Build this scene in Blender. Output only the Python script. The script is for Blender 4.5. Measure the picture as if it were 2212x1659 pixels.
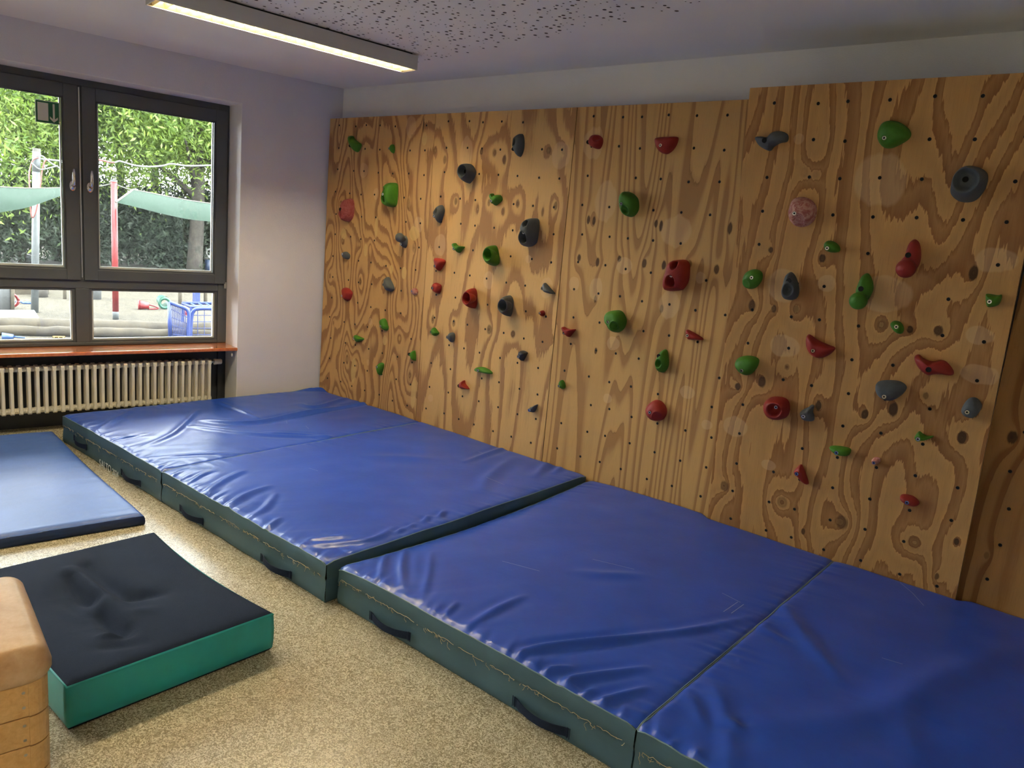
import bpy, bmesh, math, random
import numpy as np
from mathutils import Vector, Matrix
random.seed(7); RNG = np.random.default_rng(7)
SC = bpy.context.scene
COL = SC.collection
for o in list(bpy.data.objects): bpy.data.objects.remove(o, do_unlink=True)

# ------------------------------------------------------------------ camera
F = 1635.2269
YAW, PITCH, ROLL = (math.radians(a) for a in (39.558, -11.035, 5.192))
CAM = np.array([5.4469, -4.0645, 1.6821])
FW = np.array([-math.sin(YAW)*math.cos(PITCH), math.cos(YAW)*math.cos(PITCH), math.sin(PITCH)])
_r = np.array([math.cos(YAW), math.sin(YAW), 0.]); _u = np.cross(_r, FW)
RT = math.cos(ROLL)*_r + math.sin(ROLL)*_u
UP = -math.sin(ROLL)*_r + math.cos(ROLL)*_u
cd = bpy.data.cameras.new('camera'); cd.sensor_fit = 'HORIZONTAL'; cd.sensor_width = 36
cd.lens = F/2212*36; cd.clip_start = .05; cd.clip_end = 200
cam = bpy.data.objects.new('camera', cd); COL.objects.link(cam)
M = Matrix.Identity(4)
for i in range(3):
    M[i][0], M[i][1], M[i][2], M[i][3] = RT[i], UP[i], -FW[i], CAM[i]
cam.matrix_world = M; SC.camera = cam

# ------------------------------------------------------------------ sky, sun, exposure
SC.view_settings.view_transform = 'Standard'; SC.view_settings.look = 'None'
SC.view_settings.gamma = 1; SC.view_settings.use_curve_mapping = False
SC.view_settings.exposure = 1.70
W = bpy.data.worlds.new('sky'); SC.world = W; W.use_nodes = True
bg = W.node_tree.nodes['Background']; bg.inputs[0].default_value = (.94, .97, 1, 1); bg.inputs[1].default_value = 6.0
sl = bpy.data.lights.new('sun', 'SUN'); sl.energy = 2.4; sl.angle = math.radians(3); sl.color = (1, .95, .86)
so = bpy.data.objects.new('sun', sl); COL.objects.link(so)
so.rotation_euler = Vector((-.55, -.5, -1.0)).to_track_quat('-Z', 'Y').to_euler()
LAMP_L = 118.0
SC.cycles.max_bounces = 6; SC.cycles.diffuse_bounces = 4; SC.cycles.glossy_bounces = 3; SC.cycles.transmission_bounces = 3; SC.cycles.transparent_max_bounces = 8; SC.cycles.use_adaptive_sampling = True; SC.cycles.adaptive_threshold = .02; SC.cycles.use_light_tree = False

# ------------------------------------------------------------------ pixel helpers (directions only; distance from what is touched)
def ray(u, v): return FW + RT*(u-1106)/F - UP*(v-829.5)/F
def onplane(u, v, p0, n):
    d = ray(u, v); n = np.asarray(n, float)
    return CAM + d*((np.asarray(p0, float)-CAM) @ n)/(d @ n)
def onz(u, v, z): return onplane(u, v, (0, 0, z), (0, 0, 1))
def facing(u, v, P):                 # vertical plane through P that faces the room's camera direction
    n = np.array([P[0]-CAM[0], P[1]-CAM[1], 0.]); return onplane(u, v, P, n)
WANG = .1557
WN = np.array([math.cos(WANG), -math.sin(WANG), 0]); WT = np.array([-math.sin(WANG), -math.cos(WANG), 0])
def wp(t, z, off=0): return WN*off + WT*t + np.array([0, 0, z])   # point by the window wall
H = 2.75

# ------------------------------------------------------------------ object helpers
def tag(o, label=None, cat=None, group=None, kind=None):
    if label: o['label'] = label
    if cat: o['category'] = cat
    if group: o['group'] = group
    if kind: o['kind'] = kind
    return o
def empty(name, loc=(0, 0, 0)):
    o = bpy.data.objects.new(name, None); COL.objects.link(o); o.location = loc; o.empty_display_size = .1
    return o
def mesh(name, V, Fc, m=None, parent=None, smooth=False, loc=None):
    me = bpy.data.meshes.new(name); V = np.asarray(V, float)
    base = np.zeros(3) if loc is None else np.asarray(loc, float)
    me.from_pydata((V-base).tolist(), [], [list(map(int, f)) for f in Fc]); me.update()
    if smooth: me.polygons.foreach_set('use_smooth', [True]*len(me.polygons))
    o = bpy.data.objects.new(name, me); COL.objects.link(o)
    if m:
        for k in (m if isinstance(m, (list, tuple)) else [m]): me.materials.append(k)
    if parent is not None:
        o.parent = parent; o.location = base - np.array(parent_world(parent))
    else: o.location = base
    return o
def parent_world(p):
    v = np.array(p.location); q = p.parent
    while q is not None: v = v + np.array(q.location); q = q.parent
    return v
class MB:
    def __init__(s): s.V = []; s.F = []
    def add(s, V, Fc):
        k = len(s.V); s.V += [tuple(v) for v in V]; s.F += [tuple(i+k for i in f) for f in Fc]; return s
    def hexa(s, P): # 8 pts: bottom 4 ccw, top 4 ccw
        return s.add(P, [(3, 2, 1, 0), (4, 5, 6, 7), (0, 1, 5, 4), (1, 2, 6, 5), (2, 3, 7, 6), (3, 0, 4, 7)])
    def box(s, a, b):
        (x0, y0, z0), (x1, y1, z1) = a, b
        return s.hexa([(x0, y0, z0), (x1, y0, z0), (x1, y1, z0), (x0, y1, z0), (x0, y0, z1), (x1, y0, z1), (x1, y1, z1), (x0, y1, z1)])
    def wbox(s, t0, t1, z0, z1, o0, o1): # box in window wall coordinates
        return s.hexa([wp(t0, z0, o0), wp(t0, z0, o1), wp(t1, z0, o1), wp(t1, z0, o0), wp(t0, z1, o0), wp(t0, z1, o1), wp(t1, z1, o1), wp(t1, z1, o0)])
    def tube(s, pts, r, n=8, cap=True):
        pts = [np.asarray(p, float) for p in pts]; rr = r if hasattr(r, '__len__') else [r]*len(pts)
        ring = []; up = None
        for i, p in enumerate(pts):
            d = pts[min(i+1, len(pts)-1)] - pts[max(i-1, 0)]; d = d/(np.linalg.norm(d)+1e-9)
            if up is None:
                up = np.array([0, 0, 1.]) if abs(d[2]) < .9 else np.array([1., 0, 0])
            a = np.cross(d, up); a /= np.linalg.norm(a)+1e-9; up = np.cross(a, d)
            ring.append([p + rr[i]*(a*math.cos(2*math.pi*k/n)+up*math.sin(2*math.pi*k/n)) for k in range(n)])
        V = [q for g in ring for q in g]; Fc = []
        for i in range(len(pts)-1):
            for k in range(n):
                k2 = (k+1) % n; Fc.append((i*n+k, i*n+k2, (i+1)*n+k2, (i+1)*n+k))
        if cap: Fc += [tuple(range(n-1, -1, -1)), tuple((len(pts)-1)*n+k for k in range(n))]
        return s.add(V, Fc)
    def build(s, name, m, parent=None, smooth=False, loc=None): return mesh(name, s.V, s.F, m, parent, smooth, loc)
def bevel(o, w, seg=2):
    b = o.modifiers.new('bevel', 'BEVEL'); b.width = w; b.segments = seg; b.limit_method = 'ANGLE'; b.angle_limit = math.radians(35)
    return o
def children_of(o): return [c for c in bpy.data.objects if c.parent == o]
def copy_tree(o, parent=None):
    c = o.copy(); COL.objects.link(c); c.parent = parent
    for ch in children_of(o): copy_tree(ch, c)
    return c
def catmull(P, n, closed=True):
    P = np.asarray(P, float); m = len(P); out = []
    seg = m if closed else m-1
    for i in range(n if closed else n):
        x = i*seg/(n if closed else n-1); k = min(int(x), seg-1); t = x-k
        if closed: a, b, c, d = P[(k-1) % m], P[k], P[(k+1) % m], P[(k+2) % m]
        else: a, b, c, d = P[max(k-1, 0)], P[k], P[k+1], P[min(k+2, m-1)]
        out.append(.5*((2*b)+(-a+c)*t+(2*a-5*b+4*c-d)*t*t+(-a+3*b-3*c+d)*t**3))
    return np.array(out)

# ------------------------------------------------------------------ materials
def node(nt, t, **kw):
    n = nt.nodes.new(t)
    for k, v in kw.items(): setattr(n, k, v)
    return n
def math_(nt, op, a, b=None, c=None):
    n = node(nt, 'ShaderNodeMath', operation=op)
    for i, x in enumerate((a, b, c)):
        if x is None: continue
        if isinstance(x, (int, float)): n.inputs[i].default_value = x
        else: nt.links.new(x, n.inputs[i])
    return n.outputs[0]
def mixc(nt, fac, a, b, blend='MIX'):
    n = node(nt, 'ShaderNodeMix', data_type='RGBA', blend_type=blend)
    for i, x in ((0, fac), (6, a), (7, b)):
        if isinstance(x, (int, float)): n.inputs[i].default_value = x
        elif isinstance(x, tuple): n.inputs[i].default_value = (*x, 1) if len(x) == 3 else x
        else: nt.links.new(x, n.inputs[i])
    return n.outputs[2]
def ramp(nt, fac, stops):
    r = node(nt, 'ShaderNodeValToRGB'); e = r.color_ramp.elements
    while len(e) < len(stops): e.new(.5)
    for k, (p, c) in enumerate(stops): e[k].position = p; e[k].color = (*c, 1)
    nt.links.new(fac, r.inputs[0]); return r.outputs[0]
def noise(nt, vec, scale, detail=2, rough=.5, dist=0, dims='3D'):
    n = node(nt, 'ShaderNodeTexNoise'); n.noise_dimensions = dims
    n.inputs['Scale'].default_value = scale; n.inputs['Detail'].default_value = detail
    n.inputs['Roughness'].default_value = rough; n.inputs['Distortion'].default_value = dist
    if vec is not None: nt.links.new(vec, n.inputs['Vector'])
    return n.outputs[0]
def mapping(nt, vec, scale=(1, 1, 1), loc=(0, 0, 0), rot=(0, 0, 0)):
    n = node(nt, 'ShaderNodeMapping'); n.inputs['Scale'].default_value = scale
    n.inputs['Location'].default_value = loc; n.inputs['Rotation'].default_value = rot
    nt.links.new(vec, n.inputs['Vector']); return n.outputs[0]
def newmat(name):
    m = bpy.data.materials.new(name); m.use_nodes = True; nt = m.node_tree
    return m, nt, nt.nodes['Principled BSDF']
def coords(nt): return node(nt, 'ShaderNodeTexCoord').outputs['Object']
def bump(nt, b, h, strength, dist=.01):
    n = node(nt, 'ShaderNodeBump'); n.inputs['Strength'].default_value = strength; n.inputs['Distance'].default_value = dist
    nt.links.new(h, n.inputs['Height']); nt.links.new(n.outputs[0], b.inputs['Normal']); return n
def mat(name, c, rough=.5, metal=0, var=.08, vs=6, bs=0, bsc=60, spec=.5, coat=0):
    """plain procedural surface: slow colour variation and fine relief"""
    m, nt, b = newmat(name); tc = coords(nt)
    n = noise(nt, tc, vs, 4, .55)
    dk = tuple(x*(1-var) for x in c); lt = tuple(min(1, x*(1+var)) for x in c)
    nt.links.new(ramp(nt, n, [(.3, dk), (.7, lt)]), b.inputs['Base Color'])
    b.inputs['Roughness'].default_value = rough; b.inputs['Metallic'].default_value = metal
    b.inputs['Specular IOR Level'].default_value = spec; b.inputs['Coat Weight'].default_value = coat
    if bs: bump(nt, b, noise(nt, tc, bsc, 3, .6), bs, .004)
    return m
def emis(name, c, s):
    m, nt, b = newmat(name); b.inputs['Base Color'].default_value = (*c, 1)
    b.inputs['Emission Color'].default_value = (*c, 1); b.inputs['Emission Strength'].default_value = s; return m

MT = {}
MT['wall_win'] = mat('plaster_backlit', (.70, .68, .76), .9, var=.03, vs=2, bs=.35, bsc=140, spec=.2)  # white plaster, its lilac back-lit tint put into the base colour
MT['wall'] = mat('plaster_white', (.88, .88, .90), .9, var=.03, vs=2, bs=.35, bsc=140, spec=.2)
MT['reveal'] = mat('reveal_white', (.80, .80, .82), .8, var=.03, bs=.15, bsc=150, spec=.2)
MT['ceil'] = mat('ceiling_white', (.91, .90, .89), .92, var=.03, vs=1.2, spec=.15)
MT['frame'] = mat('window_frame_grey', (.070, .078, .090), .42, var=.05)
MT['gap_shade'] = mat('gap_black', (.012, .012, .014), .6)
MT['spacer'] = mat('spacer_pale', (.55, .58, .56), .35, metal=.3)
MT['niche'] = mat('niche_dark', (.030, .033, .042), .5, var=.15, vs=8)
MT['chrome'] = mat('chrome', (.75, .75, .76), .18, metal=1, var=.02)
MT['steel'] = mat('steel', (.55, .55, .55), .35, metal=1, var=.05)
MT['black'] = mat('hole_shade_black', (.006, .006, .006), .9, var=0)  # flat black standing in for the shade inside holes and sockets
MT['rad'] = mat('radiator_cream', (.78, .74, .64), .38, var=.05, vs=9)
MT['valve'] = mat('valve_white', (.70, .66, .56), .4)
MT['lampbody'] = mat('lamp_body', (.55, .54, .52), .45, var=.03)
MT['tube'] = emis('tube_lit', (1, .86, .56), LAMP_L)
MT['louvre'] = mat('louvre_alu', (.50, .40, .22), .3, metal=.4, var=.04)
MT['reflector'] = mat('reflector_alu', (.34, .25, .11), .35, metal=.3, var=.04)

def fabric(name, c, rough, spec, wsc, bs, coat=0, weave=0):
    m, nt, b = newmat(name); tc = coords(nt)
    n = noise(nt, tc, 3.5, 5, .6)
    nt.links.new(ramp(nt, n, [(.25, tuple(x*.86 for x in c)), (.75, tuple(x*1.14 for x in c))]), b.inputs['Base Color'])
    b.inputs['Roughness'].default_value = rough; b.inputs['Specular IOR Level'].default_value = spec
    b.inputs['Coat Weight'].default_value = coat; b.inputs['Coat Roughness'].default_value = .2
    a = noise(nt, tc, wsc, 4, .6, .4); d = noise(nt, tc, 420, 2, .5)
    h = math_(nt, 'ADD', a, math_(nt, 'MULTIPLY', d, weave))
    bump(nt, b, h, bs, .012); return m
MT['vinyl'] = fabric('blue_vinyl', (.020, .078, .46), .32, .55, 7, .10)
MT['teal'] = fabric('teal_grey_fabric', (.058, .122, .165), .55, .4, 9, .16, weave=.06)
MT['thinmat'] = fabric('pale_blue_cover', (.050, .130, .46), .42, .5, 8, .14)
MT['navy'] = fabric('navy_fabric', (.017, .026, .052), .92, .1, 12, .35, weave=.5)
MT['green_vinyl'] = fabric('turquoise_vinyl', (.018, .345, .355), .42, .5, 6, .06)
MT['webbing'] = fabric('navy_webbing', (.008, .017, .045), .8, .2, 60, .3, weave=.6)
MT['piping'] = mat('piping_pale_teal', (.16, .25, .29), .5)
MT['thread'] = mat('thread_straw', (.50, .40, .22), .9, var=.3, vs=30)
MT['print'] = mat('print_white', (.72, .78, .80), .6)

def floor_mat():
    m, nt, b = newmat('speckled_linoleum'); tc = coords(nt)
    big = noise(nt, tc, 1.3, 4, .6)
    v = noise(nt, tc, 78, 1.5, .5, 2.4); v2 = noise(nt, tc, 150, 2, .5, 1.5)
    c = ramp(nt, v, [(.41, (.235, .200, .125)), (.47, (.38, .335, .22)), (.53, (.40, .355, .235)), (.58, (.66, .61, .46))])
    c = mixc(nt, math_(nt, 'MULTIPLY', math_(nt, 'GREATER_THAN', v2, .62), .35), c, (.55, .50, .38))
    c = mixc(nt, math_(nt, 'MULTIPLY', big, .22), c, (.26, .21, .14))
    nt.links.new(c, b.inputs['Base Color'])
    nt.links.new(math_(nt, 'ADD', math_(nt, 'MULTIPLY', v, .15), .20), b.inputs['Roughness'])
    b.inputs['Specular IOR Level'].default_value = .55
    bump(nt, b, v, .12, .002); return m
MT['floor'] = floor_mat()

def wood_mat(name, c1, c2, sc=(40, 3, 3), rough=.4, spec=.5, coat=0):
    m, nt, b = newmat(name); tc = coords(nt)
    n = noise(nt, mapping(nt, tc, sc), 1, 4, .6, .6)
    f = noise(nt, mapping(nt, tc, tuple(x*5 for x in sc)), 1, 2, .5)
    c = ramp(nt, n, [(.3, c1), (.7, c2)]); c = mixc(nt, math_(nt, 'MULTIPLY', f, .25), c, c1, 'MULTIPLY')
    nt.links.new(c, b.inputs['Base Color']); b.inputs['Roughness'].default_value = rough
    b.inputs['Specular IOR Level'].default_value = spec; b.inputs['Coat Weight'].default_value = coat
    b.inputs['Coat Roughness'].default_value = .12
    return m
MT['sill'] = wood_mat('sill_orange_wood', (.55, .155, .042), (.70, .235, .07), (6, 60, 30), .16, .7, 1.0)
MT['beech'] = wood_mat('beech', (.60, .36, .14), (.74, .48, .22), (5, 60, 60), .38, .5, .2)

def leather_mat():
    m, nt, b = newmat('worn_leather'); tc = coords(nt)
    n = noise(nt, tc, 9, 5, .65); f = noise(nt, tc, 60, 4, .65)
    geo = node(nt, 'ShaderNodeNewGeometry')
    c = ramp(nt, n, [(.3, (.46, .27, .13)), (.5, (.58, .38, .22)), (.7, (.68, .49, .33))])
    c = mixc(nt, math_(nt, 'MULTIPLY', f, .3), c, (.30, .15, .06))
    nt.links.new(c, b.inputs['Base Color']); b.inputs['Roughness'].default_value = .34
    bump(nt, b, math_(nt, 'ADD', f, math_(nt, 'MULTIPLY', n, 2)), .12, .006); return m
MT['leather'] = leather_mat()

def glass_mat():
    m, nt, b = newmat('window_glass'); nt.nodes.remove(b)
    out = nt.nodes['Material Output']; tr = node(nt, 'ShaderNodeBsdfTransparent'); tr.inputs[0].default_value = (.95, .97, .96, 1)
    gl = node(nt, 'ShaderNodeBsdfGlossy'); gl.inputs['Roughness'].default_value = .02
    fr = node(nt, 'ShaderNodeFresnel'); fr.inputs[0].default_value = 1.45
    mx = node(nt, 'ShaderNodeMixShader'); nt.links.new(fr.outputs[0], mx.inputs[0])
    tl = node(nt, 'ShaderNodeBsdfTranslucent'); tl.inputs[0].default_value = (.8, .85, .85, 1)      # thin film of dust, a little thicker in smears
    du = noise(nt, mapping(nt, coords(nt), (1, 1, 1)), 5, 5, .7, 1.2)
    m2 = node(nt, 'ShaderNodeMixShader'); nt.links.new(math_(nt, 'MULTIPLY', math_(nt, 'POWER', du, 2.0), .020), m2.inputs[0])
    nt.links.new(tr.outputs[0], m2.inputs[1]); nt.links.new(tl.outputs[0], m2.inputs[2])
    nt.links.new(m2.outputs[0], mx.inputs[1]); nt.links.new(gl.outputs[0], mx.inputs[2]); nt.links.new(mx.outputs[0], out.inputs[0])
    return m
MT['glass'] = glass_mat()

def hold_mat(name, c, rough=.55, marble=None):
    m, nt, b = newmat(name); tc = coords(nt)
    n = noise(nt, tc, 14, 4, .6); g = noise(nt, tc, 260, 2, .6)
    col = ramp(nt, n, [(.3, tuple(x*.8 for x in c)), (.7, tuple(x*1.15 for x in c))])
    if marble:
        w = noise(nt, tc, 26, 4, .7, 2.5)
        col = mixc(nt, ramp(nt, w, [(.42, (0, 0, 0)), (.58, (1, 1, 1))]), col, marble)
    nt.links.new(col, b.inputs['Base Color']); b.inputs['Roughness'].default_value = rough
    b.inputs['Specular IOR Level'].default_value = .35
    bump(nt, b, g, .25, .002); return m
HM = {'g': hold_mat('hold_green', (.055, .200, .014)), 'r': hold_mat('hold_red', (.29, .022, .016)),
      'y': hold_mat('hold_grey', (.085, .098, .105)), 'k': hold_mat('hold_charcoal', (.024, .030, .042)),
      'p': hold_mat('hold_marbled_pink', (.40, .115, .095), .6, (.58, .33, .26)), 'w': hold_mat('hold_worn_red', (.30, .055, .050), .6, (.36, .10, .095))}

def plywood(name, seed, fx, fz, K, light, dark, knots, ghosts, k2=.9, k3=.35, outline=0.0, fills=()):
    """rotary-cut veneer: contour bands of a stretched field that bulges round each knot"""
    m, nt, b = newmat(name); tc = coords(nt)
    P = mapping(nt, tc, (1, 0, 1))
    low = noise(nt, mapping(nt, P, (fx, 1, fz), (seed*3.7, seed, seed*1.3)), 1, 2, .42, .25)
    mid = noise(nt, mapping(nt, P, (fx*3.2, 1, fz*2.6), (seed, 5, seed*2)), 1, 3, .5, .2)
    stk = noise(nt, mapping(nt, P, (85, 1, 5), (seed, 2, 0)), 1, 3, .6)
    pore = noise(nt, mapping(nt, P, (260, 1, 9), (seed, 9, 0)), 1, 2, .6)
    x = math_(nt, 'MULTIPLY_ADD', low, K, math_(nt, 'MULTIPLY', mid, k2))
    x = math_(nt, 'MULTIPLY_ADD', stk, k3, x)
    core = None
    for (u, v, sx, sy, A, dk) in knots:
        s = node(nt, 'ShaderNodeVectorMath', operation='MULTIPLY_ADD')
        nt.links.new(P, s.inputs[0]); s.inputs[1].default_value = (1/sx, 0, 1/sy); s.inputs[2].default_value = (-u/sx, 0, -v/sy)
        L = node(nt, 'ShaderNodeVectorMath', operation='LENGTH'); nt.links.new(s.outputs[0], L.inputs[0])
        L = L.outputs['Value']
        e = math_(nt, 'EXPONENT', math_(nt, 'MULTIPLY', L, -1.3))
        x = math_(nt, 'MULTIPLY_ADD', e, A, x)
        if dk:
            c = math_(nt, 'MULTIPLY', math_(nt, 'SMOOTH_MIN', math_(nt, 'MAXIMUM', math_(nt, 'MULTIPLY_ADD', math_(nt, 'ADD', L, math_(nt, 'MULTIPLY', stk, .28)), -7, 3.9), 0), 1, .1), dk)
            core = c if core is None else math_(nt, 'MAXIMUM', core, c)
    t = math_(nt, 'FRACT', x)
    lt2 = tuple(a*.88 for a in light); md = tuple((a*.45+c*.55) for a, c in zip(light, dark)); dd = tuple(a*.72 for a in dark)
    if outline: st = [(0, light), (.07, tuple(a*1.12 for a in light)), (.085, dark), (.40, md), (.52, dark), (.535, light), (.8, lt2), (1, light)]
    else: st = [(0, dd), (.035, dark), (.26, dark), (.36, md), (.40, lt2), (.55, light), (.95, light), (1, md)]
    col = ramp(nt, t, st)
    big = noise(nt, mapping(nt, P, (1.3, 1, .7), (seed*2, 1, 0)), 1, 3, .5)
    col = mixc(nt, math_(nt, 'MULTIPLY', big, .25), col, tuple(a*.72 for a in light), 'MIX')
    col = mixc(nt, math_(nt, 'MULTIPLY', math_(nt, 'GREATER_THAN', pore, .60), .16), col, dd)
    if core is not None: col = mixc(nt, math_(nt, 'MULTIPLY', math_(nt, 'POWER', core, 1.6), .9), col, (.055, .026, .012))
    for lst, cc, f in ((ghosts, (.80, .60, .36), .24), (fills, (.66, .47, .19), .75)):
        g = None
        for (u, v, ru, rv) in lst:
            s = node(nt, 'ShaderNodeVectorMath', operation='MULTIPLY_ADD')
            nt.links.new(P, s.inputs[0]); s.inputs[1].default_value = (1/ru, 0, 1/rv); s.inputs[2].default_value = (-u/ru, 0, -v/rv)
            L = node(nt, 'ShaderNodeVectorMath', operation='LENGTH'); nt.links.new(s.outputs[0], L.inputs[0])
            k = math_(nt, 'MULTIPLY_ADD', math_(nt, 'ADD', L.outputs['Value'], math_(nt, 'MULTIPLY', mid, 1.5)), -9, 15.4)
            g = k if g is None else math_(nt, 'MAXIMUM', g, k)
        if g is not None:
            g = math_(nt, 'MINIMUM', math_(nt, 'MAXIMUM', g, 0), 1)
            col = mixc(nt, math_(nt, 'MULTIPLY', g, f), col, cc)
    nt.links.new(col, b.inputs['Base Color']); b.inputs['Roughness'].default_value = .62
    b.inputs['Specular IOR Level'].default_value = .25
    bump(nt, b, pore, .05, .002)
    return m
MT['plyedge'] = wood_mat('plywood_edge', (.25, .14, .06), (.46, .29, .13), (90, 90, 5), .8, .2)

# ================================================================== ROOM SHELL
def structure(o): o['kind'] = 'structure'; return o
XR, YB = 7.6, -6.3                 # far ends of the room behind the camera
tB = 6.36                          # length of the window wall
cB = wp(tB, 0)
structure(MB().hexa([(-1.6, 1.0, -.25), (-1.6, YB-.4, -.25), (XR+.4, YB-.4, -.25), (XR+.4, 1.0, -.25), (-1.6, 1.0, 0), (-1.6, YB-.4, 0), (XR+.4, YB-.4, 0), (XR+.4, 1.0, 0)]).build('floor', MT['floor']))
# floor stops at the outer face of the window wall
fl = bpy.data.objects['floor'].data
for v in fl.vertices:
    if v.co.x < 0:
        p = wp(-1.1 if v.co.y > 0 else tB+.6, 0, -.30); v.co.x, v.co.y = p[0], p[1]
structure(MB().box((-.4, 0, 0), (XR, .2, H)).build('wall_back', MT['wall']))
structure(MB().box((XR, YB, 0), (XR+.2, .2, H)).build('wall_right', MT['wall']))
structure(MB().box((-1.6, YB-.2, 0), (XR+.2, YB, H)).build('wall_front', MT['wall']))
# window wall with two openings that run down to the floor as radiator niches
T0, T1, T2, T3, ZT = .845, 2.96, 3.40, 5.515, 2.487
mb = MB()
for a, c in ((-.0, T0), (T1, T2), (T3, tB)): mb.wbox(a, c, 0, H, -.42, 0)
for a, c in ((T0, T1), (T2, T3)): mb.wbox(a, c, ZT, H, -.42, 0)
structure(mb.build('wall_window', MT['wall_win']))
for i, (a, c) in enumerate(((T0, T1), (T2, T3))):       # white plastered linings of the openings
    l = MB(); l.wbox(a-.001, a+.003, 0, ZT, -.25, .001); l.wbox(c-.003, c+.001, 0, ZT, -.25, .001); l.wbox(a, c, ZT-.003, ZT+.001, -.25, .001)
    structure(l.build('trim_%d' % (i+1), MT['reveal']))
# ceiling: plain border plus a perforated acoustic field whose holes are real cups
NT0 = (1.43, .24, 6.6, 5.9)        # n0, t0, n1, t1 of the perforated field
def nt(n, t, z): return WN*n + WT*t + np.array([0, 0, z])
cs = .045; nn = int((5.0-NT0[0])/cs); tt = int((3.6-NT0[1])/cs)
V = []; Fc = []; FI = []
idx = {}
def cv(i, j, h):
    k = (i, j, h)
    if k not in idx:
        di = .5 if h == 1 else 0; dj = .5 if h == 2 else 0
        idx[k] = len(V); V.append(nt(NT0[0]+(i+di)*cs, NT0[1]+(j+dj)*cs, H))
    return idx[k]
for i in range(nn):
    for j in range(tt):
        ring = [cv(i, j, 0), cv(i, j, 1), cv(i+1, j, 0), cv(i+1, j, 2), cv(i+1, j+1, 0), cv(i, j+1, 1), cv(i, j+1, 0), cv(i, j, 2)]
        edge = random.random()
        if edge < .34 or (j < 3 and random.random() < .45-.1*j):
            Fc.append(tuple(ring)); FI.append(0); continue
        r = random.choice([.0035, .004, .0055, .0085, .0105]); c = np.array([NT0[0]+(i+.5)*cs, NT0[1]+(j+.5)*cs]) + (RNG.random(2)-.5)*(cs-2.4*r)*.9
        k0 = len(V)
        for q in range(8):
            a = -3*math.pi/4 + q*math.pi/4; V.append(nt(c[0]+r*math.cos(a), c[1]+r*math.sin(a), H))
        for q in range(8):
            a = -3*math.pi/4 + q*math.pi/4; V.append(nt(c[0]+r*math.cos(a), c[1]+r*math.sin(a), H+.012))
        for q in range(8):
            q2 = (q+1) % 8
            Fc.append((ring[q], ring[q2], k0+q2, k0+q)); FI.append(0)
            Fc.append((k0+q, k0+q2, k0+8+q2, k0+8+q)); FI.append(1)
        Fc.append(tuple(k0+8+q for q in range(8))); FI.append(1)
n1, t1 = NT0[0]+nn*cs, NT0[1]+tt*cs
def pl(n0, t0, n2, t2):
    k = len(V); V.extend([nt(n0, t0, H), nt(n2, t0, H), nt(n2, t2, H), nt(n0, t2, H)]); Fc.append((k, k+1, k+2, k+3)); FI.append(0)
pl(-.5, -2.2, NT0[0], 7.6); pl(NT0[0], -2.2, n1, NT0[1]); pl(NT0[0], t1, n1, 7.6); pl(n1, -2.2, 9.5, 7.6)
MT['cup'] = mat('perforation_dark', (.10, .085, .07), .9)
ce = mesh('ceiling', V, Fc, [MT['ceil'], MT['cup']]); ce.data.polygons.foreach_set('material_index', FI); structure(ce)
sb = MB().box((-2, YB-.6, H+.05), (XR+.6, .8, H+.20)).build('roof_slab', MT['wall']); sb.parent = ce
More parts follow.
